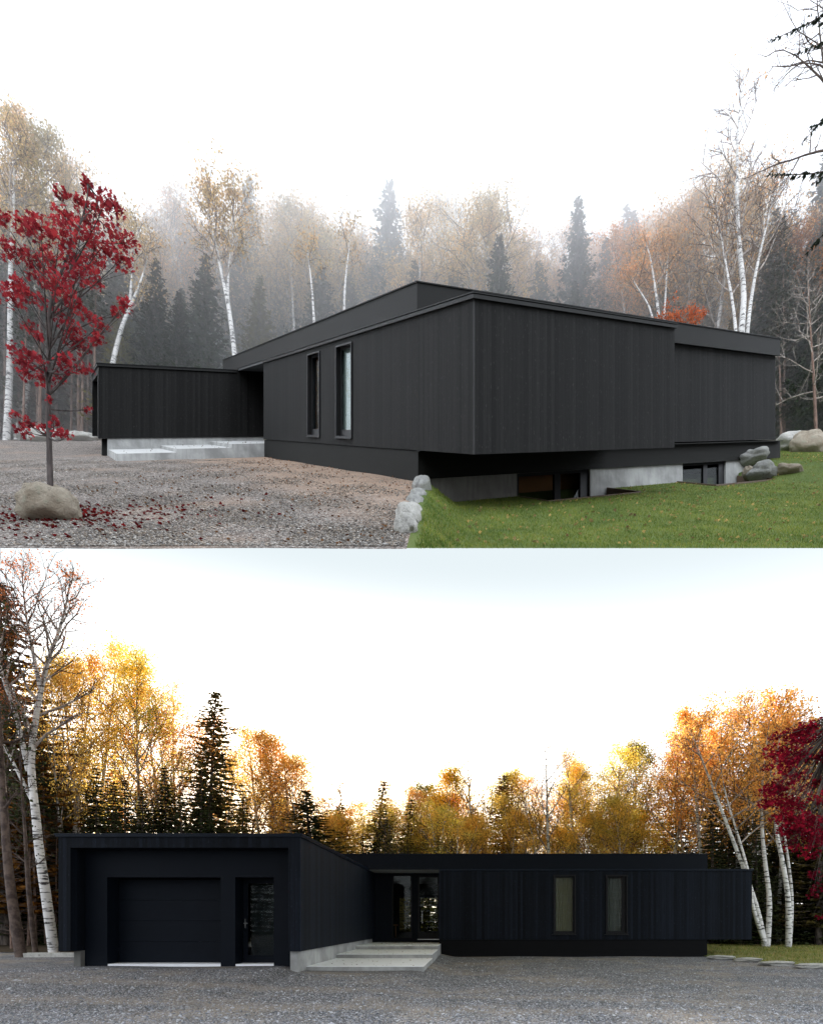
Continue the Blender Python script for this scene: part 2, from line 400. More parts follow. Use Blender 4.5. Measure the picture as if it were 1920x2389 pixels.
# ------------------------------------------------------------------ UPPER SITE: a hillside that rises with slope K
OA = np.array([.051, 12.6]); dR = np.array([.8231, .5679]); dL = np.array([-.5679, .8231])
def TA(u, v, z):
    """upper house: u along its right face, v along its left face, z above the slope measured from eye level"""
    p = OA + u * dR + v * dL
    return (p[0], p[1], CAMZ + z + K * p[1])
def uv_of(x, y):
    rx, ry = x - OA[0], y - OA[1]
    return rx * dR[0] + ry * dR[1], rx * dL[0] + ry * dL[1]
def xb(y):
    y = np.asarray(y, float)
    v = (y - 12.6) / .8231
    a = -.74 - .38 * (y - 6.8) / 6.7
    b = OA[0] - .5679 * v + .35
    return np.where(y < 13.5, a, np.where(y < 14.9, -1.12 - (y - 13.5) * .12, np.minimum(b, -1.28)))
WELLS = [(3.2, 6.85, 1.2, 2.5), (10.3, 14.0, 1.0, 2.5)]
def gA(x, y):
    """ground height of the upper site, relative to eye level, before the slope"""
    x = np.asarray(x, float); y = np.asarray(y, float)
    s = x - xb(y); S = smooth(s / 1.0)
    u, v = uv_of(x, y)
    h = -1.4 - .6 * S * (1 - smooth((u - 13) / 3.5))
    h = np.where(s < 0, -1.4, h)
    h = h + .4 * smooth((y - 30) / 8)
    return h
def zA(x, y): return CAMZ + gA(x, y) + K * np.asarray(y, float)

def grid(g, X, Y, Z, mat=0):
    n, m = X.shape
    V = np.stack([X, Y, Z], -1).reshape(-1, 3)
    i = np.arange(n - 1)[:, None] * m; j = np.arange(m - 1)[None, :]
    g.add(V, np.stack([i + j, i + j + 1, i + m + j + 1, i + m + j], -1).reshape(-1, 4), mat)

# gravel drive of the upper site
q = np.linspace(0, 1, 150) ** 1.6; y = 6.70 + (38 - 6.70) * q
t = np.linspace(0, 1, 110)
Y = np.repeat(y[:, None], 110, 1); X = xb(Y) - (xb(Y) + .8 * Y + 5) * (1 - t)[None, :]
g = Geo(); Z = zA(X, Y) + .012 * np.sin(X * 2.1 + Y) * np.cos(Y * 1.7)
grid(g, X, Y, Z); o = g.build('driveway', M['gravel_a'], smooth=True); tag(o, kind='structure')
# lawn of the upper site
q = np.linspace(0, 1, 200) ** 1.3; t = np.linspace(0, 1, 200) ** 1.2
Tn = np.repeat(t[None, :], 200, 0); Q = np.repeat(q[:, None], 200, 1)
y0 = np.full(Tn.shape, 8.0)
for _ in range(12): y0 = .5 * y0 + .5 * (6.72 + 2.88 * smooth((.6 * y0 + 5 - xb(y0)) * Tn / 1.0))
Y = y0 + (38 - y0) * Q; X = xb(Y) + (.6 * Y + 5 - xb(Y)) * Tn
Z = zA(X, Y); u, v = uv_of(X, Y)
for w in WELLS:
    Z = np.where((u > w[0] + .05) & (u < w[1] - .05) & (v > w[2] + .05) & (v < w[3] + .3), Z - .9, Z)
g = Geo(); grid(g, X, Y, Z); o = g.build('lawn', M['lawn_a'], smooth=True); tag(o, kind='structure')
y = np.linspace(38, 118, 50); Y = np.repeat(y[:, None], 60, 1); X = (-.8 * Y - 5) + (1.4 * Y + 10) * np.linspace(0, 1, 60)[None, :]
Z = CAMZ - 1.0 + K * Y + .15 * np.sin(X * .7) * np.cos(Y * .5) * smooth((Y - 38) / 4)
g = Geo(); grid(g, X, Y, Z); o = g.build('forest_floor', M['floor'], smooth=True); tag(o, kind='structure')

# ---- upper house
root = empty('house', TA(0, 0, -1.4), label='black timber house seen corner on in the fog, with a raised roof band', cat='house')
T = TA
WZ0, WZ1 = -.35, 2.47
W1, W2 = (9.18, 10.29), (6.46, 7.63)
g = Geo(); wall(g, 'a', 0, .25, 0, 16.03, -.63, 2.69, [(*W1, WZ0, WZ1), (*W2, WZ0, WZ1)], T); g.build('left_wall', M['clad_upper'], root)
g = Geo(); box(g, .25, 6.79, 0, .25, -.63, 2.69, T); box(g, 6.54, 6.79, .25, 2.6, -.63, 2.69, T); g.build('right_wall', M['clad_upper'], root)
g = Geo(); box(g, -.005, .02, -.012, .02, -.63, 2.69, T); g.build('corner_trim', M['flashing'], root)
g = Geo(); box(g, .25, 6.54, .25, 2.6, -.62, -.50, T); box(g, .25, 6.54, .25, 2.5, 2.60, 2.69, T); g.build('floor_deck', M['skirt'], root)
g = Geo(); box(g, 6.79, 16.9, 2.6, 2.85, -.60, 2.83, T); box(g, 16.65, 16.9, 2.85, 12, -.6, 2.83, T); g.build('recessed_wall', M['clad_upper'], root)
g = Geo()   # two-step edge flashing round the projecting box
box(g, -.06, 6.85, -.06, .30, 2.69, 2.775, T); box(g, -.06, .30, .30, 16.03, 2.69, 2.775, T)
box(g, -.035, 6.82, -.035, .30, 2.775, 2.80, T); box(g, -.035, .30, .30, 16.03, 2.775, 2.80, T)
box(g, -.07, 6.86, -.07, .30, 2.80, 2.825, T); box(g, -.07, .30, .30, 16.03, 2.80, 2.825, T)
g.build('eave_flashing', M['flashing'], root)
g = Geo(); box(g, 0, 17.0, 2.456, 12, 2.832, 3.53, T); box(g, 0, 4.5, 12, 24.0, 2.832, 3.53, T); box(g, 0, 4.3, 20.60, 23.9, 2.7605, 2.83, T)
rf = g.build('roof', M['panel'], root)
g = Geo(); box(g, -.03, 17.03, 2.43, 12.03, 3.532, 3.56, T); box(g, -.03, 4.53, 12.03, 24.03, 3.532, 3.56, T); g.build('roof_edge', M['flashing'], rf)
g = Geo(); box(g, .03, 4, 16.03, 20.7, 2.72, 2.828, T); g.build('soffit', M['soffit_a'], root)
g = Geo(); box(g, .03, .28, 2.456, 16.02, -1.5, -.645, T); box(g, .28, 17.0, 2.456, 2.7, -1.35, -.645, T); box(g, 16.8, 17.0, 2.7, 12, -1.35, -.645, T); box(g, 4.3, 4.5, 12, 24, -1.35, 2.8, T); box(g, 4.3, 16.8, 11.8, 12, -1.35, 2.8, T)
box(g, -.03, 16.9, 2.30, 2.452, -.66, -.636, T)
g.build('skirting', M['skirt'], root)
BW = [(3.24, 6.1, -2.75, -1.36), (10.66, 13.27, -2.75, -1.36)]
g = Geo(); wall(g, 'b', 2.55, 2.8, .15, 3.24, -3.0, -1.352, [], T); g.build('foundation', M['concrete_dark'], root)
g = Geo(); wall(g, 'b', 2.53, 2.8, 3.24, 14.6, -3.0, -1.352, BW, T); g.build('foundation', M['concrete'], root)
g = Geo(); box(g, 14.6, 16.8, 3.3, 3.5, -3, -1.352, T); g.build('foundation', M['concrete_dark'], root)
def niche(g, axis, c0, c1, r0, r1, z0, z1, T, mat=0):
    """open-fronted room shell behind a window"""
    def b(ca, cb, ra, rb, za, zb):
        if axis == 'a': box(g, ca, cb, ra, rb, za, zb, T, mat)
        else: box(g, ra, rb, ca, cb, za, zb, T, mat)
    w = .04
    b(c1, c1 + w, r0 - w, r1 + w, z0 - w, z1 + w); b(c0, c1, r0 - w, r0, z0, z1); b(c0, c1, r1, r1 + w, z0, z1)
    b(c0, c1, r0 - w, r1 + w, z0 - w, z0 - .002); b(c0, c1, r0 - w, r1 + w, z1 + .002, z1 + w)
for (a, b_), lab, inner in ((W1, 'window with a warm wood interior behind the glass', 'wood_in'), (W2, 'window with a pale blind down', 'blind')):
    g = Geo(); frame(g, 'a', -.045, .0, a - .05, b_ + .05, WZ0 - .05, WZ1 + .05, .05, T); frame(g, 'a', .10, .17, a, b_, WZ0, WZ1, .09, T, wb=.2)
    box(g, -.07, -.0, a - .06, b_ + .06, WZ0 - .075, WZ0 - .052, T)
    w = g.build('window', M['frame'], root); w['label'] = lab
    g = Geo(); box(g, .125, .14, a + .09, b_ - .09, WZ0 + .2, WZ1 - .09, T); g.build('pane', M['glass'], w)
    g = Geo(); niche(g, 'a', .255, 2.2, a - .5, b_ + .3, WZ0 - .1, WZ1 + .1, T); g.build('room', M['room'] if inner == 'blind' else M['wood_in'], w)
    if inner == 'blind':
        g = Geo(); box(g, .20, .22, a + .02, b_ - .02, WZ0 + .15, WZ1, T); g.build('blind', M['blind'], w)
for (a, b_, z0, z1) in BW:
    g = Geo(); frame(g, 'b', 2.60, 2.68, a, b_, z0, z1, .10, T); mid = a + (b_ - a) * .55
    box(g, mid - .12, mid + .12, 2.60, 2.68, z0 + .1, z1 - .1, T); box(g, b_ - .35, b_ - .10, 2.60, 2.68, z0 + .1, z1 - .1, T)
    w = g.build('window', M['frame'], root); w['label'] = 'basement window half below the lawn'
    g = Geo(); box(g, a + .1, mid - .12, 2.635, 2.65, z0 + .1, z1 - .1, T); box(g, mid + .12, b_ - .35, 2.635, 2.65, z0 + .1, z1 - .1, T); g.build('pane', M['glass_low'], w)
    g = Geo(); niche(g, 'b', 2.81, 3.15 if a < 5 else 4.5, a - .3, b_ + .3, z0 - .1, z1 - .02, T); g.build('room', M['wood_in'] if a < 5 else M['dark_in'], w)
# garage wing and entrance recess
g = Geo(); wall(g, 'b', 20.7, 20.95, -5.9, 1.3, -.60, 2.62, [], T); wall(g, 'a', -5.9, -5.65, 20.95, 27.4, -.60, 2.62, [(21.3, 27.1, -.6, 2.3)], T)
box(g, -5.65, -1, 27.15, 27.4, -.6, 2.62, T); box(g, -.04, 1.3, 20.71, 20.95, 2.621, 2.7595, T); g.build('garage_wall', M['clad_upper'], root)
g = Geo(); box(g, -5.96, -.05, 20.64, 27.46, 2.62, 2.73, T); box(g, -5.98, -.05, 20.62, 27.48, 2.735, 2.76, T); g.build('garage_roof', M['flashing'], root)
g = Geo(); box(g, -5.4, -5.3, 21.1, 27.1, -1.38, 2.6, T); box(g, -5.75, -5.42, 21.0, 21.4, -1.38, -.62, T); g.build('garage_front', M['panel'], root)
g = Geo(); box(g, -5.55, 1.3, 20.75, 20.94, -1.5, -.605, T); g.build('garage_plinth', M['concrete'], root)
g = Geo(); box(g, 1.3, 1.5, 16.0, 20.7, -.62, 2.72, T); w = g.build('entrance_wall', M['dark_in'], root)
g = Geo(); frame(g, 'a', 1.25, 1.3, 16.6, 19.8, -.6, 2.6, .12, T); g.build('entrance_frame', M['frame'], root)

root = empty('entrance_steps', TA(-4, 17, -1.4), label='three wide pale concrete landings stepping up to the fogbound house entrance', cat='steps', group='concrete entrance steps')
for (u0, u1, zt) in ((-5.5, -3.43, -1.105), (-3.43, -1.32, -.963), (-1.32, 1.24, -.803)):
    g = Geo(); box(g, u0, u1, 16.045, 20.74, -1.6, zt - .012, T)
    s = g.build('step', M['concrete'], root)
    g = Geo(); box(g, u0 + .004, u1 - .004 if u1 < 1 else u1, 16.05, 20.735, zt - .012, zt, T); g.build('tread', M['slab_a'], s)
for i, w in enumerate(WELLS):
    zt = -1.97 if i == 0 else -1.95
    g = Geo(); box(g, w[0], w[1], w[2], w[2] + .05, zt - 1, zt, T); box(g, w[0], w[0] + .05, w[2] + .05, 2.5, zt - 1, zt, T); box(g, w[1] - .05, w[1], w[2] + .05, 2.5, zt - 1, zt + .01, T)
    o = g.build('window_well', M['steel'], origin=TA(w[0], w[2], -2))
    tag(o, ['steel edged light well in front of the wide basement window', 'steel edged light well beside the stacked grey boulders'][i], 'light well', 'light wells sunk in the lawn')

# ------------------------------------------------------------------ LOWER SITE
def gB(x, y):
    x = np.asarray(x, float); y = np.asarray(y, float)
    return (.17 * smooth((-.6 - x) / 1.2) + .15 * smooth((-4.75 - x) / .5)) * smooth((y - 10) / 5.5) + .012 * np.sin(x * 1.3 + y * .9)
x = np.concatenate([np.linspace(-60, -14, 20), np.linspace(-13.6, 13.6, 120), np.linspace(14, 60, 20)]); y = np.concatenate([np.linspace(-60, 5, 30), np.linspace(5.5, 30, 120), np.linspace(31, 110, 30)])
X, Y = np.meshgrid(x, y); g = Geo(); grid(g, X, Y, gB(X, Y)); o = g.build('gravel_yard', M['gravel_b'], smooth=True); tag(o, kind='structure')
def yb(x): return np.interp(x, [10.3, 10.65, 11.0, 11.5, 12.1, 14, 30, 60], [27.2, 25.6, 23.9, 22.2, 20.7, 18.5, 12, 8])
x = np.linspace(0, 1, 60) ** 1.5 * 35 + 10.3; t = np.linspace(0, 1, 60)
X = np.repeat(x[:, None], 60, 1); Y = yb(X) + (60 - yb(X)) * t[None, :] ** 1.4
g = Geo(); grid(g, X, Y, gB(X, Y) + .03 + .05 * smooth((Y - yb(X)) / 1.5)); o = g.build('lawn', M['lawn_b'], smooth=True); tag(o, kind='structure')
g = Geo()
X, Y = np.meshgrid(np.linspace(-55, 45, 60), np.linspace(42, 105, 40)); grid(g, X, Y, gB(X, Y) + .02 + .02 * smooth((Y - 60) / 5) * 4)
X, Y = np.meshgrid(np.linspace(-55, -13.5, 40), np.linspace(24, 42, 30)); grid(g, X, Y, gB(X, Y) + .025)
o = g.build('woodland_floor', M['floor'], smooth=True); tag(o, kind='structure')

Y0 = 26.6
root = empty('house', (0, Y0, 0), label='long low blue-black timber house with a square garage wing', cat='house')
g = Geo()
PX = Y0 / F
def bx(px, D=Y0): return (px - CX) / F * D
def bz(py, D=Y0): return CAMZ + (CY - py) / F * D
WB = [(bx(1294), bx(1340), bz(2178), bz(2045)), (bx(1416.5), bx(1461), bz(2178), bz(2045))]
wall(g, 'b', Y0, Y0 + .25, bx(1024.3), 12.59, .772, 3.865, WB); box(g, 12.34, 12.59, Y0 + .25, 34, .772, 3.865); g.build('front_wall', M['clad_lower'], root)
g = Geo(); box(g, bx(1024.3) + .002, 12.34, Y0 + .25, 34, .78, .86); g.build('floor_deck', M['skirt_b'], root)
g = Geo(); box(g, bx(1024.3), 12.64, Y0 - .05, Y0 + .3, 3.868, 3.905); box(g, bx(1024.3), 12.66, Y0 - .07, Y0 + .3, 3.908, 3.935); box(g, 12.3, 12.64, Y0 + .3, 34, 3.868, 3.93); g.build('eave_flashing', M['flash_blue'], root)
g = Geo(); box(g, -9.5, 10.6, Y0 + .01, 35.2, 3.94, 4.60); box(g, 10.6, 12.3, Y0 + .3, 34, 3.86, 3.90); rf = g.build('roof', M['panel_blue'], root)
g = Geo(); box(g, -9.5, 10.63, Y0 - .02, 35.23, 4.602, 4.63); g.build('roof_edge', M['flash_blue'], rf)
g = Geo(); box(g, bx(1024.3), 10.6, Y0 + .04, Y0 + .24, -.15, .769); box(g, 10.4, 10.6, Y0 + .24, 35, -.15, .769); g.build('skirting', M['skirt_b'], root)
for (a, b_, z0, z1), lab, cu in ((WB[0], 'window with beige curtains', 'curtain'), (WB[1], 'window with a pale grey curtain', 'curtain_g')):
    g = Geo(); frame(g, 'b', Y0 - .045, Y0, a - .055, b_ + .055, z0 - .055, z1 + .055, .055); frame(g, 'b', Y0 + .09, Y0 + .16, a, b_, z0, z1, .06, wb=.09)
    if cu == 'curtain_g': box(g, b_ - .17, b_ - .06, Y0 + .09, Y0 + .16, z0 + .09, z1 - .06)
    box(g, a - .12, b_ + .10, Y0 - .08, Y0 - .0, z0 - .085, z0 - .058)
    w = g.build('window', M['frame'], root); w['label'] = lab
    g = Geo(); box(g, a + .06, b_ - .06, Y0 + .12, Y0 + .132, z0 + .09, z1 - .06); g.build('pane', M['glass'], w)
    g = Geo(); niche(g, 'b', Y0 + .26, Y0 + 2.5, a - .3, b_ + .3, z0 - .1, z1 + .1, None); g.build('room', M['room'], w)
    g = Geo(); xs = np.linspace(a + .0, b_ - .0, 60); wv = .03 * np.sin(np.arange(60) * 1.1) + .012 * np.sin(np.arange(60) * 2.7)
    if cu == 'curtain_g': xs = np.linspace(a, b_ - .12, 60)
    Xg = np.repeat(xs[None, :], 2, 0); Yg = Y0 + .32 + np.repeat(wv[None, :], 2, 0); Zg = np.array([[z0 - .02] * 60, [z1 + .02] * 60]); grid(g, Xg, Yg, Zg); g.build('curtain', M[cu], w, smooth=True)
# entrance, glazed through to the wood behind
DY = 28.6
GL = [(-3.79, -2.93, .80, 3.79), (-2.52, -1.60, .80, 3.76)]
g = Geo(); wall(g, 'b', DY, DY + .18, -5.2, -1.25, .58, 3.93, GL); g.build('entrance_wall', M['panel_blue'], root)
g = Geo(); frame(g, 'b', DY - .03, DY - .002, -3.83, -2.89, .77, 3.83, .05); frame(g, 'b', DY - .03, DY - .002, -2.58, -1.56, .74, 3.80, .07, wb=.3)
g.build('entrance_frame', M['frame'], root)
g = Geo(); box(g, -2.38, -2.36, DY - .09, DY - .06, 1.5, 2.1); box(g, -2.38, -2.36, DY - .06, DY - .03, 1.55, 1.58); box(g, -2.38, -2.36, DY - .06, DY - .03, 2.02, 2.05); g.build('door_handle', M['silver'], root)
g = Geo()
for a, b_, z0, z1 in GL: box(g, a, b_, DY + .05, DY + .062, z0, z1)
g.build('entrance_glass', M['glass'], root)
g = Geo(); box(g, -2.6, -1.46, DY - .12, DY - .032, .70, .735); g.build('threshold', M['silver'], root)
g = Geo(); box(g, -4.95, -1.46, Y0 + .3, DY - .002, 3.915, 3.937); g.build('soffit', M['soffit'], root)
g = Geo(); BWN = [(-4.3, -3.42, .95, 3.02), (-3.05, -1.75, .95, 3.02)]
wall(g, 'b', 35.0, 35.2, -9.4, 10.4, .3, 3.92, BWN); wall(g, 'a', -5.2, -5.0, DY + .2, 35, .5, 3.92, []); wall(g, 'a', -1.3, -1.1, DY + .2, 35, .5, 3.92, []); box(g, -5, -1.3, DY + .19, 34.99, .5, .62); box(g, -5, -1.3, DY + .19, 34.99, 3.80, 3.92)
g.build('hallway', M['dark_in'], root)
g = Geo()
for a, b_, z0, z1 in BWN: frame(g, 'b', 34.93, 34.99, a, b_, z0, z1, .05)
box(g, -2.55, -2.50, 34.93, 34.99, 1.0, 2.97); g.build('rear_window', M['frame'], root)
g = Geo(); box(g, -4.9, -3.9, 31, 31.5, 1.35, 1.42); box(g, -4.85, -4.8, 31.05, 31.1, .62, 1.35); box(g, -4.0, -3.95, 31.05, 31.1, .62, 1.35); g.build('console_shelf', M['wood_in'], root)
# garage wing
G0, GBK, GDR = 16.16, 16.75, 17.3
XL, XR = -11.27, -4.67
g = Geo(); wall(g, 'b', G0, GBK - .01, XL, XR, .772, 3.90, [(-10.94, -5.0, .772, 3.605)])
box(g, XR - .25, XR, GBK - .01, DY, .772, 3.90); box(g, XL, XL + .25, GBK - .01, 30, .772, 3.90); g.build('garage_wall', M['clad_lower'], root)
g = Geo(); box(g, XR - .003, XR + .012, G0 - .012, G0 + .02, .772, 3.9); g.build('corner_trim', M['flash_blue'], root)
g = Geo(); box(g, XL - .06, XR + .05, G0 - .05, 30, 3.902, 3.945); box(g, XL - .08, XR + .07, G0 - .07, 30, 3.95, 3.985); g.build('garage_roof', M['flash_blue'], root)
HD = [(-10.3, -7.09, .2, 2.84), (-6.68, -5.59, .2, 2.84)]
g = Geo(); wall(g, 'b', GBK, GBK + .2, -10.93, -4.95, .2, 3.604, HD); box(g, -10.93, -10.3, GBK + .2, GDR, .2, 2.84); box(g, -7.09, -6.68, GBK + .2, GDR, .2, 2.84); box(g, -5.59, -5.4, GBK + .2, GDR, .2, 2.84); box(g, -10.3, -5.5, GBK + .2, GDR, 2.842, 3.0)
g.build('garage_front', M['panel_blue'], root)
g = Geo()
for i in range(4): box(g, -10.29, -7.10, GDR, GDR + .05, .40 + i * .605, .40 + i * .605 + .598)
g.build('garage_door', M['panel_blue'], root)
g = Geo(); frame(g, 'b', GDR, GDR + .06, -6.67, -5.6, .385, 2.84, .14, wb=.22); w = g.build('side_door', M['panel_blue'], root)
g = Geo(); box(g, -6.53, -5.74, GDR + .02, GDR + .035, .605, 2.70); g.build('pane', M['glass'], w)
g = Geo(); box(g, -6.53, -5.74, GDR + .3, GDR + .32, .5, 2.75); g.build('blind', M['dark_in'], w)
g = Geo(); box(g, -6.61, -6.58, GDR - .05, GDR, 1.40, 1.66); box(g, -6.63, -6.52, GDR - .07, GDR - .05, 1.52, 1.55); g.build('handle', M['silver'], w)
g = Geo(); box(g, -10.3, -7.09, GBK + .02, GDR + .05, .2, .385); box(g, -6.68, -5.59, GBK + .02, GDR + .05, .2, .38); g.build('garage_threshold', M['slab_top'], root)
g = Geo(); box(g, XR - .32, XR - .10, G0 + .15, 28.5, -.1, .769); g.build('garage_plinth', M['concrete'], root)
g = Geo(); box(g, XL + .14, XL + .33, G0 + .42, 29, -.1, .769); g.build('garage_plinth', M['concrete_dark'], root)
g = Geo(); box(g, XL + .3, -5.0, 29.5, 29.7, -.1, 3.9); g.build('garage_rear', M['clad_lower'], root)

root = empty('entrance_steps', (-3, 18, 0), label='low pale concrete landings rising between garage wing and glazed doors of the clear-sky house', cat='steps', group='concrete entrance steps')
for (y0, y1, zt) in ((17.1, 20.9, .29), (20.9, 24.4, .43), (24.4, 28.48, .58)):
    g = Geo(); box(g, XR - .098, -1.38, y0, y1, -.1, zt - .012)
    s = g.build('step', M['concrete'], root)
    g = Geo(); box(g, XR - .095, -1.384, y0 + .004, y1, zt - .012, zt); g.build('tread', M['slab_top'], s)

# ------------------------------------------------------------------ boulders and kerb stones
def boulder(name, c, size, seed, m, label, cat='boulder', group=None, sink=.12, rot=0, flat_=1.0, amp=1.0, tilt=0.0):
    import bmesh
    bm = bmesh.new(); bmesh.ops.create_icosphere(bm, subdivisions=4, radius=.5)
    off = Vector((seed * 3.17, seed * 1.71, seed * .93))
    for v in bm.verts:
        p = v.co.copy(); d = 1 + .38 * amp * mnoise.noise(p * 2.2 + off) + .16 * mnoise.noise(p * 5 + off) + .05 * mnoise.noise(p * 13 + off)
        cell = mnoise.voronoi(p * 2.4 + off)[0]; d += .16 * (cell[1] - cell[0]) + .02 * mnoise.noise(p * 27 + off)
        v.co = p * d
        if v.co.z < -.3: v.co.z = -.3 + (v.co.z + .3) * .2
        if v.co.z > .42 * flat_: v.co.z = .42 * flat_ + (v.co.z - .42 * flat_) * .45
    me = bpy.data.meshes.new(name); bm.to_mesh(me); bm.free(); me.materials.append(m)
    me.polygons.foreach_set('use_smooth', np.ones(len(me.polygons), bool))
    o = bpy.data.objects.new(name, me); C.objects.link(o)
    o.location = (float(c[0]), float(c[1]), float(c[2]) + size[2] * (.36 - sink)); o.scale = size; o.rotation_euler = (tilt, 0, rot)
    return tag(o, label, cat, group)
def onA(px, D, dx=0): 
    x = (px - CX) / F * D + dx; return (x, D, float(zA(x, D)))
# at the maple
boulder('boulder', onA(117, 8.75), (.86, .60, .60), 1, M['rock_tan'], 'large tan rounded boulder on gravel in front of the red maple', sink=.1, amp=.35)
boulder('boulder', onA(118, 9.55), (.56, .40, .58), 2, M['rock_tan'], 'smaller pale boulder just behind the maple trunk', sink=.08)
# dry-stone edge between gravel and lawn
st = [(985, 1131, 1165, 13.3, .42), (976, 1160, 1192, 12.2, .40), (968, 1185, 1212, 11.1, .38), (960, 1208, 1240, 10.0, .36), (952, 1222, 1262, 8.9, .40), (945, 1262, 1283, 7.9, .30)]
labs = ['large grey stone at the top of the row edging the lawn, by the black skirting', 'second grey stone down the row edging the lawn', 'third stone down the lawn edging row, cream and blocky',
        'fourth stone down the lawn edging row', 'long white stone, fifth down the lawn edging row', 'pinkish stone at the foot of the lawn edging row']
for i, (px, y0, y1, D, w) in enumerate(st):
    x = (px - CX) / F * D
    boulder('edging_stone', (x, D, CAMZ - (1.62 if i < 4 else 1.48) + K * D), (w * .95, w * (3.3 if i < 5 else 2.4), .36 if i else .56), 10 + i, M['rock_grey'] if i < 3 else M['rock_pale'], labs[i], 'stone', 'boulders edging the upper lawn', sink=.06, rot=.05 * i, tilt=.69, amp=.45)
for i, (px, py, D, s, m, lab) in enumerate([(1763, 1098, 22.6, (1.0, .7, .52), 'rock_grey', 'rounded grey boulder on top of the pile by the light well'),
        (1745, 1105, 22.0, (.45, .45, .40), 'rock_tan', 'small brown stone wedged low in the boulder pile by the house'),
        (1780, 1110, 21.6, (1.05, .7, .55), 'rock_grey', 'wide pale grey boulder at the base of the pile by the light well'),
        (1838, 1113, 21.5, (.95, .6, .34), 'rock_tan', 'low flat brown stone lying on the lawn right of the pile'),
        (1718, 1100, 23.4, (.9, .6, .4), 'rock_grey', 'grey stone tucked behind the concrete pier')]):
    p = at(px, py, D)
    z = float(zA(p[0], D)); zz = [z + .36, z + .02, z, z - .02, z][i]
    boulder('boulder', (p[0], D, zz), s, 20 + i, M[m], lab, group='boulders piled by the upper house', sink=.06)
for i, (px, D, s, m, lab) in enumerate([(1850, 31.5, (1.9, 1.1, 1.0), 'rock_pale', 'big cream boulder at the lawn edge beside the house end'), (1882, 30.5, (1.9, 1.0, 1.25), 'rock_tan', 'tallest tan boulder at the lawn edge under the bare trees'),
        (1925, 31.0, (1.8, 1.0, .8), 'rock_pale', 'pale boulder cut by the right edge of the foggy view'),
        (74, 37.5, (2.0, 1.0, .6), 'rock_grey', 'low grey boulder under the left birches'), (102, 37, (1.7, 1.0, .9), 'rock_pale', 'pale pointed boulder behind the maple trunk'),
        (124, 38, (1.2, .8, .8), 'rock_pale', 'white boulder half behind the maple trunk'), (178, 38, (1.5, .9, .5), 'rock_pale', 'flat pale boulder left of the garage corner'), (198, 37.4, (1.5, .9, .6), 'rock_pale', 'pale boulder nearest the left garage corner')]):
    boulder('boulder', onA(px, D), s, 40 + i, M[m], lab, group='boulders along the wood edge', sink=.10)
for i, (x0, x1, yy) in enumerate([(1655, 1706, 2237), (1713, 1771, 2243), (1775, 1853, 2252), (1860, 1945, 2258)]):
    D = CAMZ * F / (yy - CY) ; D = 1.56 * F / (yy - CY)
    xa, xb_ = (x0 - CX) / F * D, (x1 - CX) / F * D
    boulder('kerb_stone', ((xa + xb_) / 2, D, .02), (1.15 * (xb_ - xa), .7, .26), 60 + i, M['rock_pale'],
            ['small flat white stone next to the black skirting corner', 'second flat white stone out from the skirting corner', 'third flat white stone, wide, edging the lower lawn', 'last flat white stone, cut by the right edge'][i],
            'stone', 'flat white stones edging the lower lawn', sink=.1, rot=.15, flat_=.4)
g = Geo(); P0, P1 = at(70, 2224, 21.5), at(190, 2218, 20.6)
box(g, P0[0], P1[0], 20.9, 21.3, .15, .47); o = g.build('stone_ledge', M['rock_pale'], origin=(P0[0], 21, .2)); tag(o, 'long white stone ledge between the left birch and the garage', 'ledge')

# ------------------------------------------------------------------ tree makers
class Tree: pass
def poly(p0, d, L, n, R, bend=.0, up=.0, jit=.08):
    pts = [np.array(p0, float)]; d = np.array(d, float); d /= np.linalg.norm(d)
    for i in range(n):
        d = d + R.normal(scale=jit, size=3) + np.array([0, 0, up]); d /= np.linalg.norm(d)
        pts.append(pts[-1] + d * L / n)
    return np.array(pts)
def lerp_path(pts, t):
    f = t * (len(pts) - 1); i = min(int(f), len(pts) - 2); return pts[i] * (1 - (f - i)) + pts[i + 1] * (f - i)
def limb_set(tg, sites, p0, d, L, r, R, lvl=0, up=.06):
    n = 5 if lvl == 0 else 3
    pts = poly(p0, d, L, n, R, up=up, jit=.13)
    rr = np.linspace(r, r * .3, n + 1)
    tube(tg, pts, rr, 4 if lvl == 0 else 3, 1 if r > .03 else 2)
    if lvl >= 1:
        for k in range(n + 1): 
            if k: sites.append((pts[k], lvl))
    if lvl < 2:
        k = 6 if lvl == 0 else 4
        for i in range(k):
            t = .25 + .75 * (i + R.random()) / k
            p = lerp_path(pts, min(t, .99)); dd = pts[-1] - pts[0]; dd = dd / np.linalg.norm(dd)
            v = R.normal(size=3); v -= dd * (v @ dd); v /= np.linalg.norm(v)
            limb_set(tg, sites, p, dd * .75 + v * .8 + np.array([0, 0, .1]), L * (.42 if lvl == 0 else .5) * R.uniform(.7, 1.2), r * .45, R, lvl + 1, up)
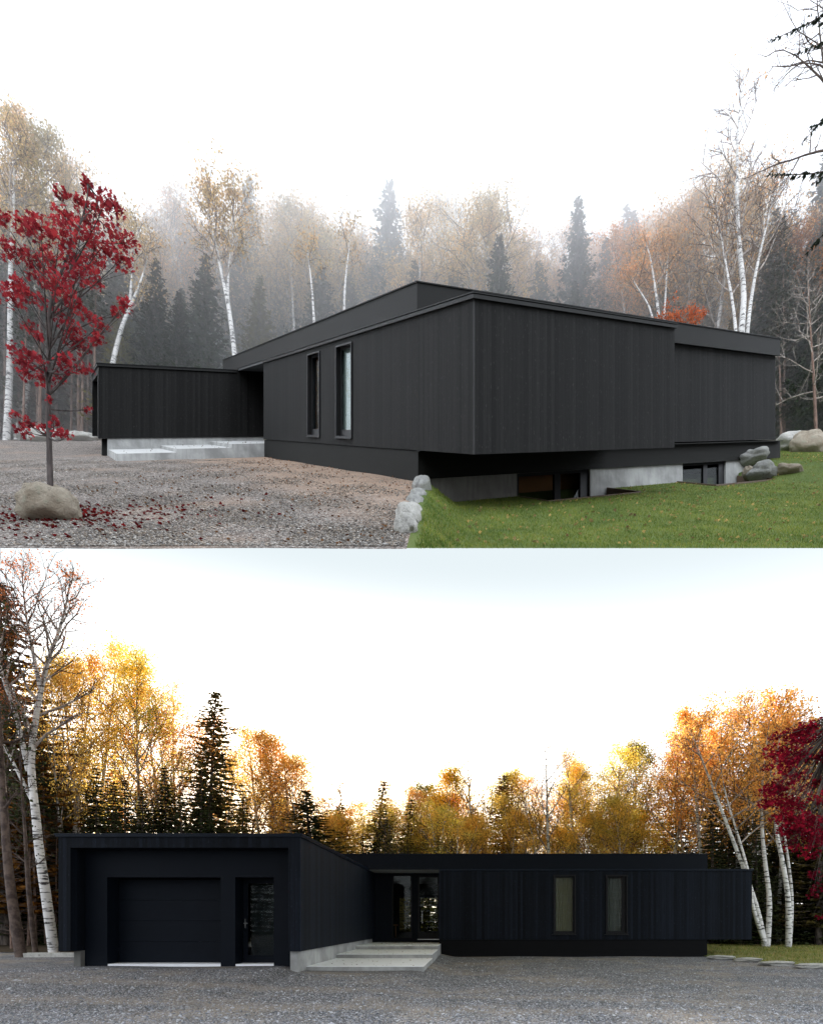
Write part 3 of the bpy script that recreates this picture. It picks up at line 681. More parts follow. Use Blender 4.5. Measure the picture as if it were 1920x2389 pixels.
def deciduous(seed, H=12, spread=2.6, base=.35, limbs=24, leaves=5200, ls=.15, stems=1, lean=.06, r0=.14, path=None, scat=.22, crown_pow=1.0, steep=.75):
    R = np.random.default_rng(seed); tg = Geo(); lg = Geo(); sites = []
    stems_p = []
    if path is not None:
        stems_p = path
    else:
        for s in range(stems):
            a = R.uniform(0, 6.28); l = lean * (1 + s) if stems > 1 else lean
            pts = poly((0, 0, -.25), (math.cos(a) * l, math.sin(a) * l, 1), H * (1 if s == 0 else R.uniform(.8, .95)), 12, R, jit=.035, up=.02)
            stems_p.append((pts, r0 * (1 if s == 0 else .8)))
    for pts, r in stems_p:
        n = len(pts)
        tube(tg, pts, r * (1 - np.linspace(0, 1, n) ** 1.2 * .93), 8, 0)
        nl = max(4, int(limbs / len(stems_p)))
        Hs = np.linalg.norm(pts[-1] - pts[0])
        for i in range(nl):
            t = base + (1 - base) * ((i + R.random()) / nl) ** .85
            t = min(t, .985); a = i * 2.4 + R.uniform(-.5, .5)
            tt = (t - base) / (1 - base)
            L = spread * (.35 + .9 * math.sin(math.pi * min(1, .22 + .78 * tt)) ** crown_pow) * R.uniform(.65, 1.1) * (1 - .45 * tt)
            limb_set(tg, sites, lerp_path(pts, t), (math.cos(a), math.sin(a), steep + .5 * tt), L, r * .35 * (1.15 - .8 * tt), R)
    if leaves:
        S = np.array([s[0] for s in sites]); w = R.random(len(S)) ** 2.2 + .03; w /= w.sum()
        idx = R.choice(len(S), leaves, p=w)
        c = S[idx] + R.normal(scale=scat, size=(leaves, 3)) * np.array([1, 1, .8]); c[:, 2] -= .06
        kites(lg, c, ls * R.uniform(.6, 1.25, leaves), R=R, width=.75, droop=.4)
    return tg, lg
def conifer(seed, H=12, Rm=2.2, base=.06, levels=42, per=8, power=.85, droop=.25, ls=.42, dens=9, dead=0, topR=.0, r0=.16, jitR=.25):
    R = np.random.default_rng(seed); tg = Geo(); lg = Geo()
    pts = poly((0, 0, -.3), (R.normal(scale=.01), R.normal(scale=.01), 1), H + .3, 14, R, jit=.008)
    tube(tg, pts, r0 * (1 - np.linspace(0, 1, len(pts)) * .95), 7, 0)
    cen = []; dirs = []; sz = []
    for l in range(levels):
        t = base + (1 - base) * (l + R.random() * .6) / levels
        rad = Rm * (1 - t) ** power * R.uniform(1 - jitR, 1 + jitR * .6) / (1 - base) ** power + .06
        m = max(3, int(per * (.5 + .5 * (1 - t))))
        a0 = R.uniform(0, 6.28)
        for k in range(m):
            a = a0 + k * 6.283 / m + R.uniform(-.3, .3); L = rad * R.uniform(.65, 1.12)
            p0 = lerp_path(pts, min(.99, t)); dz = -droop + .5 * max(0, t - .75)
            ns = max(3, int(L * 4)); s = np.linspace(0, 1, ns + 1)
            B = p0[None] + np.stack([np.cos(a) * L * s, np.sin(a) * L * s, L * (dz * s + .22 * s ** 2.2)], -1)
            tube(tg, B[::max(1, ns // 3)], np.linspace(.03, .008, len(B[::max(1, ns // 3)])), 3, 1)
            out = np.array([math.cos(a), math.sin(a), 0]); side = np.array([-math.sin(a), math.cos(a), 0])
            nn = max(4, int(dens * L))
            ss = R.uniform(.12, 1.0, nn); b = p0[None] + np.stack([np.cos(a) * L * ss, np.sin(a) * L * ss, L * (dz * ss + .22 * ss ** 2.2)], -1)
            sg = R.choice([-1, 1], nn)
            dd = out[None] * .75 + side[None] * sg[:, None] * R.uniform(.3, 1.0, nn)[:, None] + np.array([0, 0, -.18])[None]
            lsz = ls * (.55 + .6 * (1 - ss)) * (.6 + .4 * (1 - t)) * R.uniform(.7, 1.2, nn)
            dn = dd / np.linalg.norm(dd, axis=1)[:, None]
            cen.append(b + dn * lsz[:, None] * .4); dirs.append(dn); sz.append(lsz)
    for k in range(dead):
        t = R.uniform(.06, max(base, .1)); a = R.uniform(0, 6.28); L = R.uniform(.5, 1.6)
        B = poly(lerp_path(pts, t), (math.cos(a), math.sin(a), R.uniform(-.15, .35)), L, 4, R, jit=.12); tube(tg, B, np.linspace(.018, .005, 5), 3, 1)
        for _ in range(2):
            q = lerp_path(B, R.uniform(.3, .9)); B2 = poly(q, (math.cos(a + .7), math.sin(a + .7), .1), L * .4, 3, R, jit=.15); tube(tg, B2, np.linspace(.009, .004, 4), 3, 1)
    c = np.concatenate(cen); kites(lg, c, np.concatenate(sz), dirs=np.concatenate(dirs), R=R, width=.5)
    return tg, lg

BM = [M['birch'], M['birch_limb'], M['twig']]
CM = [M['bark'], M['twig']]
protos = {}; pverts = {}
def proto(kind, made, tm, lm):
    tg, lg = made
    t = tg.build('trunk', tm, smooth=True); c = lg.build('crown', lm) if lg.n else None
    for o in (t, c):
        if o: C.objects.unlink(o)
    protos.setdefault(kind, []).append((t, c))
    vv = np.empty(len((c or t).data.vertices) * 3, np.float32); (c or t).data.vertices.foreach_get('co', vv); pverts[(c or t).name] = vv.reshape(-1, 3)[::7].astype(float)
for s in range(4): proto('gold', deciduous(100 + s, 12, 3.0, .40, 30, 13500, .088, stems=1 + s % 2, lean=.07), BM, M['leaf'])
for s in range(3): proto('thin', deciduous(200 + s, 12, 2.8, .35, 28, 6500, .082, stems=1 + (s + 1) % 2, lean=.09), BM, M['leaf'])
for s in range(2): proto('bare', deciduous(300 + s, 12, 2.6, .40, 30, 260, .09, stems=2 - s, lean=.10, steep=1.2), BM, M['leaf'])
for s in range(3): proto('spruce', conifer(400 + s, 12, 2.5, .03, 56, 11, dens=16, ls=.36), CM, M['needle'])
for s in range(2): proto('narrow', conifer(430 + s, 12, 1.6, .03, 60, 10, power=.8, ls=.28, dens=16), CM, M['needle'])
for s in range(2): proto('ragged', conifer(460 + s, 12, 2.1, .12, 60, 10, power=.6, dens=18, ls=.36, jitR=.4, dead=12), CM, M['needle'])
for s in range(2): proto('pole', conifer(480 + s, 12, 1.5, .55, 22, 7, power=.6, dens=7, ls=.45, dead=60, r0=.13), [M['bark_red'], M['twig']], M['needle'])
NAME = {'gold': 'birch_tree', 'thin': 'birch_tree', 'bare': 'bare_birch_tree', 'spruce': 'spruce_tree', 'narrow': 'spruce_tree', 'ragged': 'larch_tree', 'pole': 'pine_tree'}
CATG = {'gold': 'birch tree', 'thin': 'birch tree', 'bare': 'birch tree', 'spruce': 'spruce tree', 'narrow': 'spruce tree', 'ragged': 'conifer', 'pole': 'pine tree'}
planted = []
def plant(site, kind, px, top, D, col, group, desc, wide=1.0, base=None, R=random):
    x = (px - CX) / F * D
    zb = float(zA(x, D)) if site == 'A' else float(gB(x, D))
    if base is not None: zb += base
    zt = CAMZ + (CY - top) / F * D; H = (zt - zb)
    t, c = R.choice(protos[kind])
    rz = R.uniform(0, 6.28); wv = wide * R.uniform(.92, 1.08)
    V = pverts[c.name if c else t.name]; yy = V[:, 0] * math.sin(rz) + V[:, 1] * math.cos(rz)
    for _ in range(4):      # height such that the crown, not just the leader, ends where it does in the photo
        sz = H / 12; top_s = np.percentile((zb - CAMZ + V[:, 2] * sz) / (D + yy * sz * wv), 99.7)
        H *= max(.3, min(1.3, ((zt - CAMZ) - (zb - CAMZ)) / max(.5, top_s * D - (zb - CAMZ))))
    r = empty(NAME[kind], (x, D, zb), cat=CATG[kind], group=group)
    sx = H / 12 * wv
    r.scale = (sx, sx, H / 12); r.rotation_euler = (0, 0, rz)
    for p in (t, c):
        if p is None: continue
        q_ = p.copy(); C.objects.link(q_); q_.parent = r
        if p is c:
            k = R.uniform(.85, 1.15); q_.color = (col[0] * k, col[1] * k * R.uniform(.92, 1.08), col[2] * k, 1)
    planted.append((r, group, desc, px))
    return r

# colours of foliage
GOLD = (.95, .66, .18); AMBER = (.93, .54, .17); YEL = (.98, .80, .20); OLIVE = (.16, .14, .04); BROWN = (.26, .13, .05); LIME = (.34, .34, .08)
DUSK = (.68, .50, .28); PEACH = (.74, .46, .26); DGREEN = (.030, .042, .024); MGREEN = (.045, .058, .035); BLUEG = (.035, .055, .05); RUSTN = (.22, .12, .05)
f = 1 / .9026
DG2 = (.060, .075, .036); OL2 = (.26, .24, .09)
GA, GAs = 'birches in the mist behind the upper house', 'conifers in the mist behind the upper house'
for fx, fy, kind, D, col, w, d in [
    (35, 215, 'gold', 41, DUSK, 1.0, 'tall hazy'), (78, 255, 'thin', 44, DUSK, 1.0, 'hazy tan'), (128, 345, 'gold', 48, DUSK, 1.0, 'faded'),
    (285, 390, 'thin', 48, DUSK, 1.1, 'pale'), (330, 430, 'thin', 52, OLIVE, 1.0, 'faint'), (405, 375, 'gold', 50, DUSK, 1.0, 'tan leaved'),
    (455, 400, 'thin', 52, PEACH, 1., 'faint'), (545, 465, 'thin', 50, DUSK, .9, 'low'), (590, 410, 'gold', 52, DUSK, 1.0, 'round topped hazy'), (640, 390, 'gold', 50, DUSK, 1., 'tan'),
    (705, 415, 'gold', 50, DUSK, 1.05, 'hazy'), (760, 480, 'thin', 54, PEACH, 1, 'faint'), (905, 405, 'gold', 47, DUSK, 1.1, 'leafy'), (950, 385, 'thin', 50, DUSK, 1., 'tall pale'),
    (1020, 382, 'gold', 46, DUSK, 1.1, 'broad tan'), (1110, 545, 'thin', 50, PEACH, 1.2, 'low peach coloured'), (1165, 460, 'gold', 50, DUSK, 1, 'faded brown'),
    (1340, 465, 'gold', 46, PEACH, 1.1, 'peach coloured'), (1385, 405, 'gold', 44, PEACH, 1.1, 'orange tinged'), (1440, 350, 'gold', 44, DUSK, 1.1, 'broad hazy'),
    (1490, 300, 'thin', 43, DUSK, 1.1, 'tall hazy'), (1625, 345, 'gold', 42, DUSK, 1.2, 'leafy tan'), (1700, 420, 'gold', 40, (.45, .2, .07), 1.0, 'orange'), (1580, 420, 'thin', 46, DUSK, 1., 'faint')]:
    plant('A', kind, fx * f, fy * f, D, col, GA, d + ' birch in the fog behind the upper house', w)
for fx, fy, kind, D, col, w, d in [
    (50, 400, 'spruce', 43, MGREEN, 1.0, 'dark'), (160, 480, 'spruce', 45, MGREEN, 1.0, 'dark'), (245, 480, 'spruce', 43, DGREEN, .9, 'wide dark'), (325, 555, 'spruce', 41, DGREEN, 1.1, 'broad dark'),
    (425, 545, 'spruce', 42, MGREEN, 1.1, 'dark'), (492, 385, 'narrow', 50, MGREEN, 1.1, 'tall pale'), (600, 505, 'spruce', 50, MGREEN, 1, 'faded'), (540, 590, 'spruce', 44, OLIVE, 1, 'low'),
    (672, 570, 'spruce', 46, MGREEN, 1.1, 'low'), (812, 393, 'spruce', 51, BLUEG, .95, 'tall blue grey'), (745, 590, 'spruce', 47, MGREEN, 1, 'low'), (880, 560, 'spruce', 46, MGREEN, 1, 'low'),
    (1045, 505, 'spruce', 43, DGREEN, 1.0, 'darker round'), (965, 560, 'spruce', 47, MGREEN, 1.0, 'grey'), (1213, 428, 'spruce', 46, DGREEN, .8, 'tall slim dark'), (1275, 515, 'spruce', 48, BLUEG, .95, 'blue grey'),
    (1140, 560, 'spruce', 47, MGREEN, 1, 'grey'), (1325, 440, 'spruce', 51, BLUEG, .8, 'faint'), (1410, 560, 'spruce', 44, MGREEN, 1, 'mid green'), (1470, 500, 'spruce', 46, MGREEN, 1, 'hazy'),
    (1645, 450, 'spruce', 40, DGREEN, 1.0, 'dark'), (1700, 520, 'spruce', 39, DGREEN, 1.0, 'dark'), (1600, 560, 'spruce', 42, DGREEN, 1, 'low dark'), (1735, 330, 'spruce', 41, DGREEN, .9, 'tallest dark'), (-10, 330, 'spruce', 44, MGREEN, 1, 'tall'), (1080, 600, 'spruce', 48, BLUEG, 1, 'low blue')]:
    plant('A', kind, fx * f, fy * f, D, col, GAs, d + ' spruce in the fog behind the upper house', w * 1.3)
rr = random.Random(3)
for i in range(46):   # the deeper rows
    px = -30 + i * 44 + rr.uniform(-12, 12)
    D = rr.uniform(52, 66); env = np.interp(px, [0, 150, 300, 480, 700, 900, 1100, 1250, 1400, 1600, 1920], [420, 500, 560, 560, 570, 590, 590, 620, 600, 520, 480])
    plant('A', rr.choice(['spruce', 'spruce', 'gold']), px, env + rr.uniform(-20, 60), D, rr.choice([MGREEN, DUSK, BLUEG]) if rr.random() < .5 else MGREEN, 'trees of the deeper misty wood', None, 1.1, R=rr)
for i in range(26):
    px = -20 + (i * 24 if i < 20 else 1380 + (i - 20) * 90) + rr.uniform(-10, 10)
    plant('A', 'spruce', px, rr.uniform(660, 790), rr.uniform(40, 47) if 230 < px < 1800 else rr.uniform(46, 50), rr.choice([DGREEN, MGREEN, OLIVE]), 'low dark spruces of the misty wood', None, 1.3, R=rr)
for i in range(20):
    px = 380 + i * 62 + rr.uniform(-14, 14)
    env = np.interp(px, [380, 560, 800, 1000, 1150, 1250, 1400, 1600], [500, 500, 520, 540, 500, 640, 560, 460])
    plant('A', rr.choice(['gold', 'gold', 'spruce']), px, env + rr.uniform(-15, 50), rr.uniform(49, 55), rr.choice([DUSK, PEACH, MGREEN]), 'trees of the deeper misty wood', None, 1.25, R=rr)
for i in range(30):   # thin poles at the wood edge left and right
    px = rr.choice([rr.uniform(-20, 225), rr.uniform(1815, 1930)]); D = rr.uniform(37.5, 42)
    plant('A', 'pole', px, rr.uniform(480, 640), D, DGREEN, 'thin trunks at the edge of the misty wood', None, rr.uniform(.5, .9), R=rr)

for i in range(16):      # the wood on the near side of the clearing, mirrored in the panes
    r_ = plant('B', rr.choice(['spruce', 'spruce', 'ragged']), 1100, 1500, 30, DGREEN, 'dark conifers on the near side of the clearing', None, 1.2, R=rr)
    r_.location = (-42 + i * 5.6 + rr.uniform(-2, 2), -30 + rr.uniform(-6, 4), 0); r_.scale = (1.5, 1.5, 1.35)
GB_, GBs = 'golden birches behind the lower house', 'conifers behind the lower house'
for fx, fy, kind, D, col, w, d in [
    (150, 1375, 'gold', 33, GOLD, .8, 'large golden'), (200, 1348, 'gold', 35, GOLD, .8, 'tall golden'), (285, 1360, 'gold', 36, YEL, .8, 'tall yellow'), (345, 1440, 'gold', 37, AMBER, .8, 'golden brown'), (388, 1425, 'thin', 38, AMBER, .8, 'slim'),
    (555, 1525, 'gold', 42, GOLD, 1.0, 'golden'), (600, 1535, 'gold', 44, AMBER, 1.0, 'amber'), (650, 1555, 'thin', 42, AMBER, 1.2, 'airy amber'), (495, 1610, 'bare', 42, BROWN, 1, 'leafless'),
    (735, 1665, 'thin', 48, BROWN, 1.3, 'brownish'), (765, 1660, 'thin', 49, AMBER, 1.2, 'thin amber'), (848, 1670, 'gold', 52, LIME, 1.2, 'yellow green'), (875, 1685, 'gold', 47, AMBER, .9, 'small orange'),
    (930, 1636, 'gold', 48, (.95, .60, .06), 1.2, 'bright yellow'), (900, 1690, 'gold', 49, YEL, 1.0, 'low yellow'), (968, 1690, 'gold', 50, AMBER, 1.0, 'low orange'), (1012, 1603, 'bare', 46, BROWN, 1.0, 'white leafless'),
    (1100, 1640, 'gold', 47, YEL, 1., 'yellow'), (1130, 1660, 'gold', 48, AMBER, 1., 'orange'), (1155, 1583, 'bare', 45, BROWN, 1.1, 'tall leafless'), (1212, 1622, 'gold', 46, YEL, .9, 'slim yellow'),
    (1245, 1600, 'thin', 45, PEACH, 1.1, 'half bare'), (1290, 1592, 'gold', 45, YEL, .9, 'yellow'), (1340, 1582, 'gold', 45, (.45, .34, .07), 1.0, 'yellow green'), (1395, 1530, 'gold', 43, AMBER, .9, 'amber'),
    (1445, 1580, 'gold', 44, GOLD, .9, 'golden'), (1490, 1502, 'gold', 41, AMBER, 1.0, 'deep amber'), (1555, 1485, 'gold', 40, AMBER, 1.0, 'tall amber'), (1625, 1450, 'thin', 40, AMBER, 1.0, 'thin topped'), (1690, 1435, 'bare', 39, BROWN, 1.1, 'tallest leafless'), (1640, 1520, 'gold', 39, GOLD, 1.0, 'gold')]:
    plant('B', kind, fx * f, (fy - (26 if 690 < fx < 1380 else 0)) * f, D, col, GB_, d + ' birch behind the lower house', w)
for fx, fy, kind, D, col, w, d in [
    (15, 1240, 'ragged', 31, (.16, .075, .02), 1.0, 'tall rust tinged'), (90, 1480, 'spruce', 38, DG2, .9, 'dark'), (172, 1540, 'ragged', 37, (.05, .05, .02), .9, 'dark thin'), (-30, 1330, 'spruce', 36, DG2, 1, 'dark'),
    (55, 1560, 'spruce', 34, DG2, 1.1, 'broad dark'), (130, 1630, 'spruce', 35, OL2, 1, 'olive'), (235, 1640, 'spruce', 37, DG2, 1, 'dark'), (300, 1650, 'spruce', 37, DG2, 1, 'dark'), (365, 1660, 'spruce', 38, DG2, 1.0, 'dark'),
    (440, 1465, 'ragged', 37, (.13, .13, .05), 1.0, 'tall layered'), (510, 1680, 'spruce', 40, OL2, 1, 'low'), (588, 1620, 'spruce', 46, OL2, .9, 'olive'), (665, 1672, 'spruce', 39, DG2, 1.5, 'rounded dark'),
    (792, 1650, 'narrow', 44, DG2, 1.3, 'slim pointed'), (840, 1688, 'narrow', 45, DG2, 1.1, 'small pointed'), (720, 1700, 'spruce', 46, OL2, 1, 'olive'), (1062, 1640, 'ragged', 47, RUSTN, .9, 'rust coloured'),
    (1000, 1710, 'spruce', 50, OL2, 1.1, 'low olive'), (1190, 1700, 'spruce', 49, DG2, 1, 'low dark'), (1270, 1690, 'spruce', 49, DG2, 1, 'low dark'), (1330, 1680, 'spruce', 50, OL2, 1, 'low olive'),
    (1430, 1650, 'spruce', 47, DG2, 1, 'dark'), (1500, 1640, 'spruce', 45, DG2, 1.1, 'dark'), (1560, 1660, 'spruce', 42, MGREEN, 1.1, 'green'), (1612, 1640, 'spruce', 42, DG2, 1, 'dark'), (1665, 1600, 'spruce', 42, DG2, 1, 'dark'), (1722, 1515, 'ragged', 37, (.06, .05, .02), 1., 'tall brown'), (1760, 1600, 'spruce', 40, DG2, 1.1, 'dark')]:
    plant('B', kind, fx * f, fy * f, D, col, GBs, d + ' conifer behind the lower house', w * (1.9 if 480 < fx < 1480 else 1.25))
for i in range(34):
    px = -40 + i * 60 + rr.uniform(-20, 20); D = rr.uniform(54, 68)
    env = np.interp(px, [0, 300, 500, 700, 800, 1100, 1500, 1700, 1920], [1640, 1720, 1760, 1830, 1880, 1900, 1850, 1780, 1720])
    if 560 < px < 1640: env += 45
    plant('B', rr.choice(['spruce', 'thin', 'thin']), px, env + rr.uniform(-20, 40), D, rr.choice([OL2, AMBER, DG2, GOLD]), 'trees of the deeper autumn wood', None, 1.1, R=rr)
for i in range(24):
    px = (-20 + i * 34 if i < 16 else 1660 + (i - 16) * 38) + rr.uniform(-10, 10)
    plant('B', 'spruce', px, rr.uniform(1800, 1900) if i < 16 else rr.uniform(1800, 1920), rr.uniform(32, 36) if px < 700 else rr.uniform(37, 42), DG2, 'low dark spruces of the autumn wood', None, 1.3, R=rr)
for i in range(18):
    px = 750 + i * 46 + rr.uniform(-14, 14)
    plant('B', rr.choice(['gold', 'gold', 'thin']), px, rr.uniform(1850, 1900), rr.uniform(43, 46), rr.choice([YEL, YEL, GOLD]), 'young birches between the crowns of the autumn wood', None, 1.3, R=rr)
for i in range(22):
    px = rr.choice([rr.uniform(-30, 135), rr.uniform(1640, 1940), rr.uniform(860, 1010)]); D = rr.uniform(38, 52) if px > 200 else rr.uniform(27, 36)
    plant('B', 'pole', px, rr.uniform(1600, 1760) if not 500 < px < 1500 else rr.uniform(1880, 1960), D, DG2, 'thin trunks at the edge of the autumn wood', None, rr.uniform(.5, .9), R=rr)

for px, top, D in ((905, 1930, 41), (945, 1950, 43), (985, 1940, 45), (1020, 1950, 42), (1060, 1940, 44)):
    plant('B', 'spruce', px, top, D, OL2, 'low dark spruces of the autumn wood', None, 1.6, R=rr)
ORD = 'first second third fourth fifth sixth seventh eighth ninth tenth eleventh twelfth thirteenth fourteenth fifteenth sixteenth seventeenth eighteenth nineteenth'.split()
def ordw(n):
    if n < 20: return ORD[n - 1]
    tens = {2: 'twent', 3: 'thirt', 4: 'fort'}[n // 10]
    return tens + 'ieth' if n % 10 == 0 else tens + 'y-' + ORD[n % 10 - 1]
for grp in {p[1] for p in planted}:
    L = sorted([p for p in planted if p[1] == grp], key=lambda p: p[3])
    for i, (r, _, d, _) in enumerate(L):
        if d: r['label'] = d + ', ' + ordw(i + 1) + ' from the left'
        else: r['label'] = {'trees of the deeper misty wood': 'faint grey tree deep in the fog behind the front rows', 'thin trunks at the edge of the misty wood': 'thin straight bare-stemmed pine at the edge of the foggy wood',
                            'low dark spruces of the misty wood': 'low dark spruce filling the foot of the foggy wood', 'young birches between the crowns of the autumn wood': 'young yellow birch filling the gaps low behind the long roof', 'low dark spruces of the autumn wood': 'low dark spruce filling the shade under the golden birches', 'dark conifers on the near side of the clearing': 'dark conifer standing behind the viewer at the near edge of the clearing', 'trees of the deeper autumn wood': 'tree far back in the autumn wood, half hidden by nearer crowns', 'thin trunks at the edge of the autumn wood': 'thin dark bare-stemmed pine in the shade of the autumn wood'}[grp]

# ---- particular trees traced stem by stem
def special(name, stems, label, cat, col, mats, leafm, group=None, **kw):
    """stems: list of (list of (px, py, D), radius)"""
    b = at(*stems[0][0][0]); paths = []
    for pts, r in stems:
        P = np.array([at(*p) for p in pts]); n = max(10, len(P) * 3)
        tt = np.linspace(0, len(P) - 1, n); Q_ = np.stack([np.interp(tt, range(len(P)), P[:, k]) for k in range(3)], -1)
        for _ in range(2): Q_[1:-1] = (Q_[:-2] + 2 * Q_[1:-1] + Q_[2:]) / 4
        paths.append((Q_ - b, r))
    r = empty(name, b, label=label, cat=cat, group=group)
    tg, lg = deciduous(path=paths, **kw)
    t = tg.build('trunk', mats, smooth=True); t.parent = r
    if lg.n: c = lg.build('crown', leafm); c.parent = r; c.color = (*col, 1)
    return r
D = 23.5
special('birch_tree', [([(126, 2226, D), (109, 2099, D), (90, 1979, D), (84, 1900, D), (71, 1800, D + .3), (76, 1721, D + .4), (95, 1611, D + .5), (114, 1532, D + .6), (136, 1480, D + .6), (158, 1400, D + .5), (165, 1335, D)], .19),
    ([(66, 1800, D + .3), (41, 1674, D), (8, 1589, D - .3), (-12, 1500, D - .4), (10, 1400, D)], .10), ([(76, 1870, D + .2), (41, 1800, D), (0, 1721, D - .4), (-40, 1640, D - .5)], .08),
    ([(95, 1611, D + .5), (80, 1540, D + .8), (60, 1440, D + 1), (50, 1330, D + 1)], .09)],
    'big white birch leaning beside the garage with a nearly bare spreading top', 'birch tree', (.45, .17, .08), BM, M['leaf'], seed=501, spread=2.5, base=.42, limbs=84, leaves=3400, ls=.085, scat=.16, steep=1.1)
D = 34.5
special('birch_tree', [([(1786, 2216, D), (1770, 2130, D), (1740, 2040, D), (1700, 1935, D), (1660, 1830, D), (1625, 1740, D), (1600, 1680, D)], .17), ([(1788, 2214, D), (1752, 2110, D - .4), (1748, 2040, D - .4), (1722, 1950, D), (1690, 1850, D), (1670, 1720, D)], .13),
    ([(1790, 2212, D), (1797, 2100, D + .2), (1786, 2027, D + .3), (1778, 1947, D + .3), (1775, 1850, D), (1790, 1720, D), (1800, 1640, D)], .17)],
    'triple stemmed white birch rising from the lawn right of the house end', 'birch tree', AMBER, BM, M['leaf'], group='white birches on the lower lawn', seed=502, spread=3.2, base=.52, limbs=40, leaves=7500, ls=.15)
special('birch_tree', [([(1839, 2216, D), (1841, 2104, D), (1827, 2016, D), (1810, 1940, D), (1805, 1860, D), (1815, 1740, D), (1835, 1620, D)], .18), ([(1842, 2214, D), (1850, 2100, D + .4), (1838, 2000, D + .4), (1822, 1900, D), (1850, 1780, D), (1870, 1650, D)], .11)],
    'twin stemmed white birch on the lawn, right of the triple stemmed one', 'birch tree', AMBER, BM, M['leaf'], group='white birches on the lower lawn', seed=503, spread=3.0, base=.5, limbs=34, leaves=4200, ls=.15)
special('pine_tree', [([(52, 2246, 21), (30, 2120, 21), (14, 1980, 21), (4, 1800, 21), (-6, 1600, 21), (-10, 1400, 21)], .19)], 'dark rough trunk leaning at the lower left edge', 'pine tree', (.05, .06, .03), [M['twig'], M['twig'], M['twig']], M['leaf'], seed=504, spread=1.1, base=.5, limbs=14, leaves=500, ls=.12, steep=.3)
special('pine_tree', [([(84, 2232, 22), (66, 2080, 22), (60, 1960, 22), (50, 1840, 22), (44, 1650, 22)], .10)], 'slender dark trunk between the dark rough trunk and the leaning white birch', 'pine tree', (.05, .06, .03), [M['twig'], M['twig'], M['twig']], M['leaf'], seed=505, spread=1.2, base=.3, limbs=16, leaves=200, ls=.1, steep=.3)
# foggy site
D = 39
special('birch_tree', [([(15, 1035, D), (22, 900, D), (24, 780, D), (24, 620, D), (32, 480, D), (34, 350, D), (30, 262, D)], .22)], 'tall straight white birch at the far left of the foggy wood', 'birch tree', DUSK, BM, M['leaf'], seed=511, spread=2.6, base=.5, limbs=30, leaves=3200, ls=.15)
special('birch_tree', [([(255, 900, D), (263, 845, D), (285, 755, D), (312, 700, D), (338, 630, D), (352, 560, D)], .17), ([(303, 716, D), (306, 665, D), (312, 600, D), (300, 520, D)], .10)], 'forked leaning white birch above the garage wing in fog', 'birch tree', DUSK, BM, M['leaf'], seed=512, spread=2.4, base=.5, limbs=22, leaves=1500, ls=.14)
special('birch_tree', [([(552, 900, D), (548, 826, D), (535, 720, D), (518, 640, D), (505, 580, D), (488, 500, D), (485, 440, D)], .18), ([(540, 760, D), (530, 690, D), (535, 610, D), (548, 520, D), (540, 450, D)], .11)], 'white birch with twin stems rising behind the sloping roof line', 'birch tree', DUSK, BM, M['leaf'], seed=513, spread=2.7, base=.45, limbs=30, leaves=3800, ls=.15)
special('birch_tree', [([(1728, 1000, 37), (1728, 775, 37), (1738, 690, 37), (1722, 560, 37), (1718, 420, 37), (1722, 280, 37), (1735, 180, 37)], .23), ([(1735, 900, 37), (1745, 740, 37), (1765, 620, 37), (1795, 500, 37), (1815, 400, 37)], .15), ([(1722, 900, 37), (1716, 740, 37), (1690, 600, 37), (1672, 480, 37)], .13)],
    'tall bare many stemmed white birch standing above the right roof end', 'birch tree', PEACH, BM, M['leaf'], seed=514, spread=3.3, base=.42, limbs=60, leaves=900, ls=.13, steep=1.3)
special('birch_tree', [([(1538, 900, D), (1538, 735, D), (1528, 670, D), (1518, 600, D), (1505, 560, D)], .13), ([(1530, 800, D), (1520, 720, D), (1488, 672, D), (1470, 640, D)], .08), ([(1545, 800, D), (1552, 700, D), (1556, 620, D), (1565, 560, D)], .09)], 'small three stemmed birch with orange leaves behind the long roof edge', 'birch tree', PEACH, BM, M['leaf'], seed=515, spread=2.0, base=.45, limbs=24, leaves=2400, ls=.14)
special('birch_tree', [([(735, 800, D), (730, 690, D), (722, 620, D), (715, 560, D)], .09), ([(803, 780, 40), (803, 680, 40), (812, 600, 40), (820, 520, 40)], .10)], 'pair of slim pale birch stems behind the roof crest', 'birch tree', DUSK, BM, M['leaf'], seed=516, spread=1.8, base=.5, limbs=16, leaves=900, ls=.14)
# low orange maple behind the roof
special('maple_tree', [([(1590, 860, 34), (1590, 780, 34), (1575, 740, 34)], .06), ([(1590, 820, 34), (1610, 760, 34), (1640, 735, 34)], .05), ([(1590, 820, 34), (1560, 770, 34), (1545, 745, 34)], .04)], 'low orange red maple peeping over the long roof edge', 'maple tree', (.55, .19, .10), [M['maple_bark']] * 3, M['leaf'], seed=517, spread=1.0, base=.4, limbs=18, leaves=1300, ls=.12, scat=.12)
